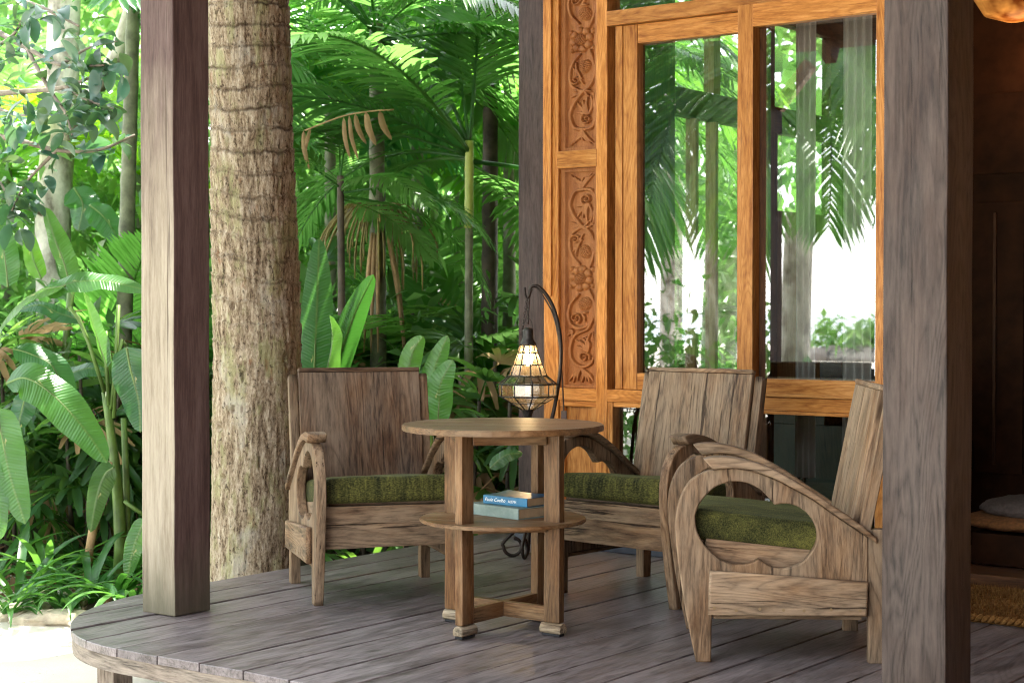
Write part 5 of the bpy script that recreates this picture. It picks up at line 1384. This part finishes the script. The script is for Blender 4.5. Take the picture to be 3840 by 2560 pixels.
# ------------------------------------------------------------------ leathery-leaved tree at the top left, pale trunk behind
tree = thing('broadleaf_tree', 'tree with leathery blue-green leaves on thin branches at the top left', 'tree', (0, 0, 0))
def oval_leaf(seed, L=.105, w=.05):
    rr = random.Random(seed); V, F = [], []; m = 7
    for i in range(m + 1):
        t = i / m; ww = w * .5 * max(.02, math.sin(math.pi * (t * .93 + .05)) ** .7); z = -.10 * L * (2 * t - 1) ** 2 * rr.uniform(.5, 2)
        V += [(-ww, L * t, z + ww * .3), (0, L * t, z), (ww, L * t, z + ww * .3)]
    for i in range(m):
        b = 3 * i; F += [(b, b + 1, b + 4, b + 3), (b + 1, b + 2, b + 5, b + 4)]
    return poly_mesh('leaf', V, F, M['ficus'], True)
OV = [oval_leaf(k) for k in range(5)]
tb = PX(-260, 1250, 9.0); tb.z = -.35
tube_obj('trunk', spline([tb, PX(-250, 700, 8.8), PX(-200, 300, 8.6), PX(-140, -60, 8.4), PX(-120, -500, 8.3)], 30), np.linspace(.17, .09, 30), M['branch'], tree, 12)
brs = [([(-180, 200, 8.5), (-60, 215, 8.2), (60, 210, 7.9), (150, 200, 7.6), (215, 175, 7.4)], .02), ([(-160, 40, 8.4), (-40, 60, 8.0), (60, 110, 7.6), (140, 150, 7.3), (240, 150, 7.2)], .018), ([(-190, 260, 8.6), (-60, 300, 8.3), (40, 322, 8.1), (130, 345, 8.0), (225, 345, 8.0), (310, 310, 8.0)], .018),
       ([(-150, -20, 8.4), (0, -10, 7.8), (100, 20, 7.5), (180, 60, 7.3)], .017), ([(-60, 215, 8.2), (20, 260, 7.8), (70, 265, 7.5)], .012), ([(60, 110, 7.6), (110, 200, 7.3), (150, 260, 7.2), (165, 310, 7.1)], .011), ([(-190, 120, 8.5), (-60, 120, 8.0), (20, 90, 7.7), (60, 30, 7.5)], .015), ([(150, 200, 7.6), (200, 230, 7.4), (260, 250, 7.3)], .009), ([(130, 345, 8.0), (60, 420, 8.1), (20, 500, 8.2)], .01), ([(-140, 340, 8.6), (-20, 400, 8.3), (30, 470, 8.2)], .012), ([(140, 150, 7.3), (205, 110, 7.2), (270, 95, 7.2)], .008)]
lr = random.Random(5)
for P_, r in brs:
    q = spline([PX(*p) for p in P_], 24); tube_obj('branch', q, np.linspace(r, r * .3, 24), M['branch'], tree, 7)
    for i in range(7, 24):
        for rep in range(2 if r > .012 else 2):
            if lr.random() < .25: continue
            base = Vector(q[i]); d = Vector((lr.uniform(-1, 1), lr.uniform(-1, 1), lr.uniform(-.9, .5)))
            tp = base + d.normalized() * lr.uniform(.03, .13)
            put('leaf', OV[lr.randrange(5)], tree, tp, lr.uniform(0, 6.28), R(lr.uniform(-70, 25)), lr.uniform(-.9, .9), lr.uniform(.75, 1.3), (lr.uniform(.75, 1.25), 1, lr.uniform(.9, 1.3)))
pale = thing('pale_tree', 'tree with pale blotched trunk far behind the banana leaves at the left', 'tree', (0, 0, 0))
pp = PX(135, 1240, 11.4); pp.z = -.35
tube_obj('trunk', spline([pp, PX(128, 800, 11.4), PX(122, 500, 11.4), PX(140, 250, 11.4), PX(150, -40, 11.4), PX(170, -420, 11.4)], 40), np.linspace(.13, .10, 40), M['pale_bark'], pale, 16)
tube_obj('limb', spline([PX(140, 330, 11.4), PX(190, 250, 11.2), PX(260, 140, 11.0), PX(300, 20, 10.9)], 16), np.linspace(.07, .04, 16), M['pale_bark'], pale, 10)
tube_obj('limb', spline([PX(125, 500, 11.4), PX(60, 470, 11.2), PX(0, 480, 11.2), PX(-60, 460, 11.2)], 16), np.linspace(.04, .02, 16), M['branch'], pale, 8)

# ------------------------------------------------------------------ leaf masses behind: undergrowth and far trees
def leaf_cloud(name, n, centres, spread, size, mat, seed, aspect=.42):
    rs = np.random.RandomState(seed); C = np.array(centres, float)[rs.randint(0, len(centres), n)]
    p = C + rs.normal(0, 1, (n, 3)) * np.array(spread)
    a, b, c = rs.uniform(0, 6.28, n), rs.normal(0, .6, n), rs.normal(0, .7, n)
    d = np.stack([np.cos(a) * np.cos(b), np.sin(a) * np.cos(b), np.sin(b) - .35], 1); d /= np.linalg.norm(d, axis=1)[:, None]
    s = np.cross(d, np.array([0, 0, 1.0])); s /= np.linalg.norm(s, axis=1)[:, None] + 1e-9; u = np.cross(s, d)
    s2 = s * np.cos(c)[:, None] + u * np.sin(c)[:, None]; u2 = np.cross(s2, d)
    L = rs.uniform(size[0], size[1], n)[:, None]; w = L * aspect * .5 * rs.uniform(.7, 1.3, (n, 1))
    q = [p, p + d * L * .45 - s2 * w + u2 * w * .3, p + d * L * .45, p + d * L * .45 + s2 * w + u2 * w * .3, p + d * L - np.array([0, 0, 1.0]) * L * .15]
    V = np.stack(q, 1).reshape(-1, 3); k = np.arange(n)[:, None] * 5
    F = np.concatenate([k + np.array([[0, 2, 1]]), k + np.array([[0, 3, 2]]), k + np.array([[1, 2, 4]]), k + np.array([[2, 3, 4]])], 0)
    r1 = np.repeat(np.clip(rs.rand(n) * .7 + .3 * vn(C[:, 0] * 1.7, C[:, 1] * 1.7, C[:, 2] * 1.7), 0, 1), 5)
    return arr_mesh(name, V, F, mat, False, {'rnd': r1})
cr = random.Random(11)
und = [tuple(CW(cr.uniform(-5.5, 1.2), cr.uniform(9.2, 12.0), 0)[:2]) + (cr.uniform(-.3, .9),) for _ in range(130)]
und = [c for c in und if not (c[0] > -4.9 and c[1] > 5.6)]
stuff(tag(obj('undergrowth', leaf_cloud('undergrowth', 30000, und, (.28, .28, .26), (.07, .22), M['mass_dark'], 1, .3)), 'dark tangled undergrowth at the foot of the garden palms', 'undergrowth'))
und2 = [tuple(CW(cr.uniform(-6.0, 1.5), cr.uniform(11.5, 15.5), 0)[:2]) + (cr.uniform(0, 2.6),) for _ in range(150)]
und2 = [c for c in und2 if not (c[0] > -5.2 and c[1] > 5.6) and not (c[0] * CYW + c[1] * SY < -2.4 and cr.random() < .3)]
stuff(tag(obj('garden_shrubbery', leaf_cloud('garden_shrubbery', 21000, und2, (.4, .4, .35), (.09, .26), M['mass'], 2, .34)), 'mid green shrubbery filling the garden behind the palms', 'shrubbery'))
far = [tuple(CW(cr.uniform(-11, 3.5), cr.uniform(16, 26), 0)[:2]) + (cr.uniform(.3, 6.5),) for _ in range(130)]
far = [c for c in far if not (c[0] * CYW + c[1] * SY < -3.2 and cr.random() < .2)]
stuff(tag(obj('far_trees', leaf_cloud('far_trees', 24000, far, (.9, .9, .6), (.16, .42), M['mass'], 3, .5)), 'bright sunlit tree foliage in the far background', 'foliage'))
# leaf litter and border stones
rs = np.random.RandomState(9); n = 2600
cx_, cy2 = rs.uniform(-8.2, -4.9, n), rs.uniform(4.9, 9.5, n); keep = (cy2 - 4.75 + .5 * np.clip(-6 - cx_, 0, 9) * -1) > -.2
cen = [(x, y, -.272) for x, y in zip(cx_[keep], cy2[keep])]
stuff(tag(obj('leaf_litter', leaf_cloud('leaf_litter', 3600, cen, (.02, .02, .012), (.05, .13), M['litter'], 4, .55)), 'brown fallen leaves scattered on the garden soil', 'leaf litter'))
def rock(seed, s):
    bm = bmesh.new(); bmesh.ops.create_icosphere(bm, subdivisions=3, radius=1); rr = random.Random(seed); o = Vector((rr.uniform(0, 9),) * 3)
    from mathutils import noise as mn
    for v in bm.verts:
        k = 1 + .32 * mn.noise(v.co * 1.1 + o) + .12 * mn.noise(v.co * 3.1 + o); v.co = Vector((v.co.x * s[0], v.co.y * s[1], v.co.z * s[2])) * k
    return bm_mesh('border_stone', bm, M['stone'])
st = [(128, 1388, 7.35, (.19, .09, .05), 'long flat pale stone on the sand edge near the deck'), (45, 1372, 7.5, (.2, .1, .05), 'flat stone at the left end of the sand edge'), (165, 1350, 7.7, (.09, .07, .07), 'greyish upright stone among the strap leaves'), (215, 1400, 7.25, (.10, .06, .03), 'small low stone half buried in sand beside the deck'), (252, 1405, 7.2, (.07, .05, .03), 'smallest stone touching the deck rim'), (100, 1345, 7.8, (.11, .08, .06), 'brownish stone behind the long flat stone')]
for k, (x, y, dp, s, lab) in enumerate(st):
    p = PX(x, y, dp); p.z = -.295; o = tag(obj('border_stone', rock(k, s), None, tuple(p), (0, 0, R(36) + k)), lab, 'stone', 'stones edging the garden bed')

# ------------------------------------------------------------------ the beach side (seen in the window reflections)
for k, (x, y, h, lab) in enumerate([(-12.6, -8.3, 7.0, 'coconut palm on the beach mirrored in the left window'), (-7.5, -.7, 3.5, 'low coconut palm whose fronds are mirrored in both windows'), (-15.0, -2.5, 8.0, 'tall coconut palm further along the beach'), (-8.1, -3.4, 3.7, 'coconut palm whose trunk is mirrored in the right window')]):
    t = thing('coconut_palm', lab, 'palm tree', (x, y, 0)); zg = -.4 if y > -6 else -.6
    tube_obj('trunk', spline([(0, 0, zg), (.1, .1, h * .4), (.3, .3, h * .8), (.45, .4, h)], 24), np.linspace(.17, .11, 24), M['pale_bark'], t, 12)
    for j in range(15): put('frond', COCO_F[j % 3], t, Vector((.45, .4, h)), j * 2.4, R(-20 + 75 * ((j * .618) % 1)), 0, 1.0)
vine = [(-7.6 + cr.gauss(0, .5), .2 + cr.gauss(0, .5), cr.uniform(-.2, .95)) for _ in range(34)] + [(-5.6 + cr.gauss(0, .15), 1.0 + cr.gauss(0, .2), cr.uniform(-.2, .55)) for _ in range(7)] + [(-10.5 + cr.gauss(0, 1), 2.6 + cr.gauss(0, .6), cr.uniform(-.2, 2.4)) for _ in range(60)]
b_ = tag(obj('beach_shrub', leaf_cloud('beach_shrub', 3600, vine, (.22, .22, .18), (.07, .15), M['mass_dark'], 8, .6)), 'leafy shrubs on the sand towards the sea', 'shrub'); stuff(b_)
o = tag(obj('shore_rock', rock(20, (2.6, 1.2, .4)), None, (-19.2, -30, -.2)), 'low dark rock at the water line', 'rock'); o.data.materials.clear(); o.data.materials.append(M['rock'])
stuff(tag(obj('islet_bush', leaf_cloud('islet_bush', 1500, [(-19.0 + cr.gauss(0, .8), -30 + cr.gauss(0, .4), cr.uniform(.0, .8)) for _ in range(30)], (.3, .3, .2), (.25, .5), M['mass'], 12, .3)), 'green bush growing on the shore rock', 'bush'))
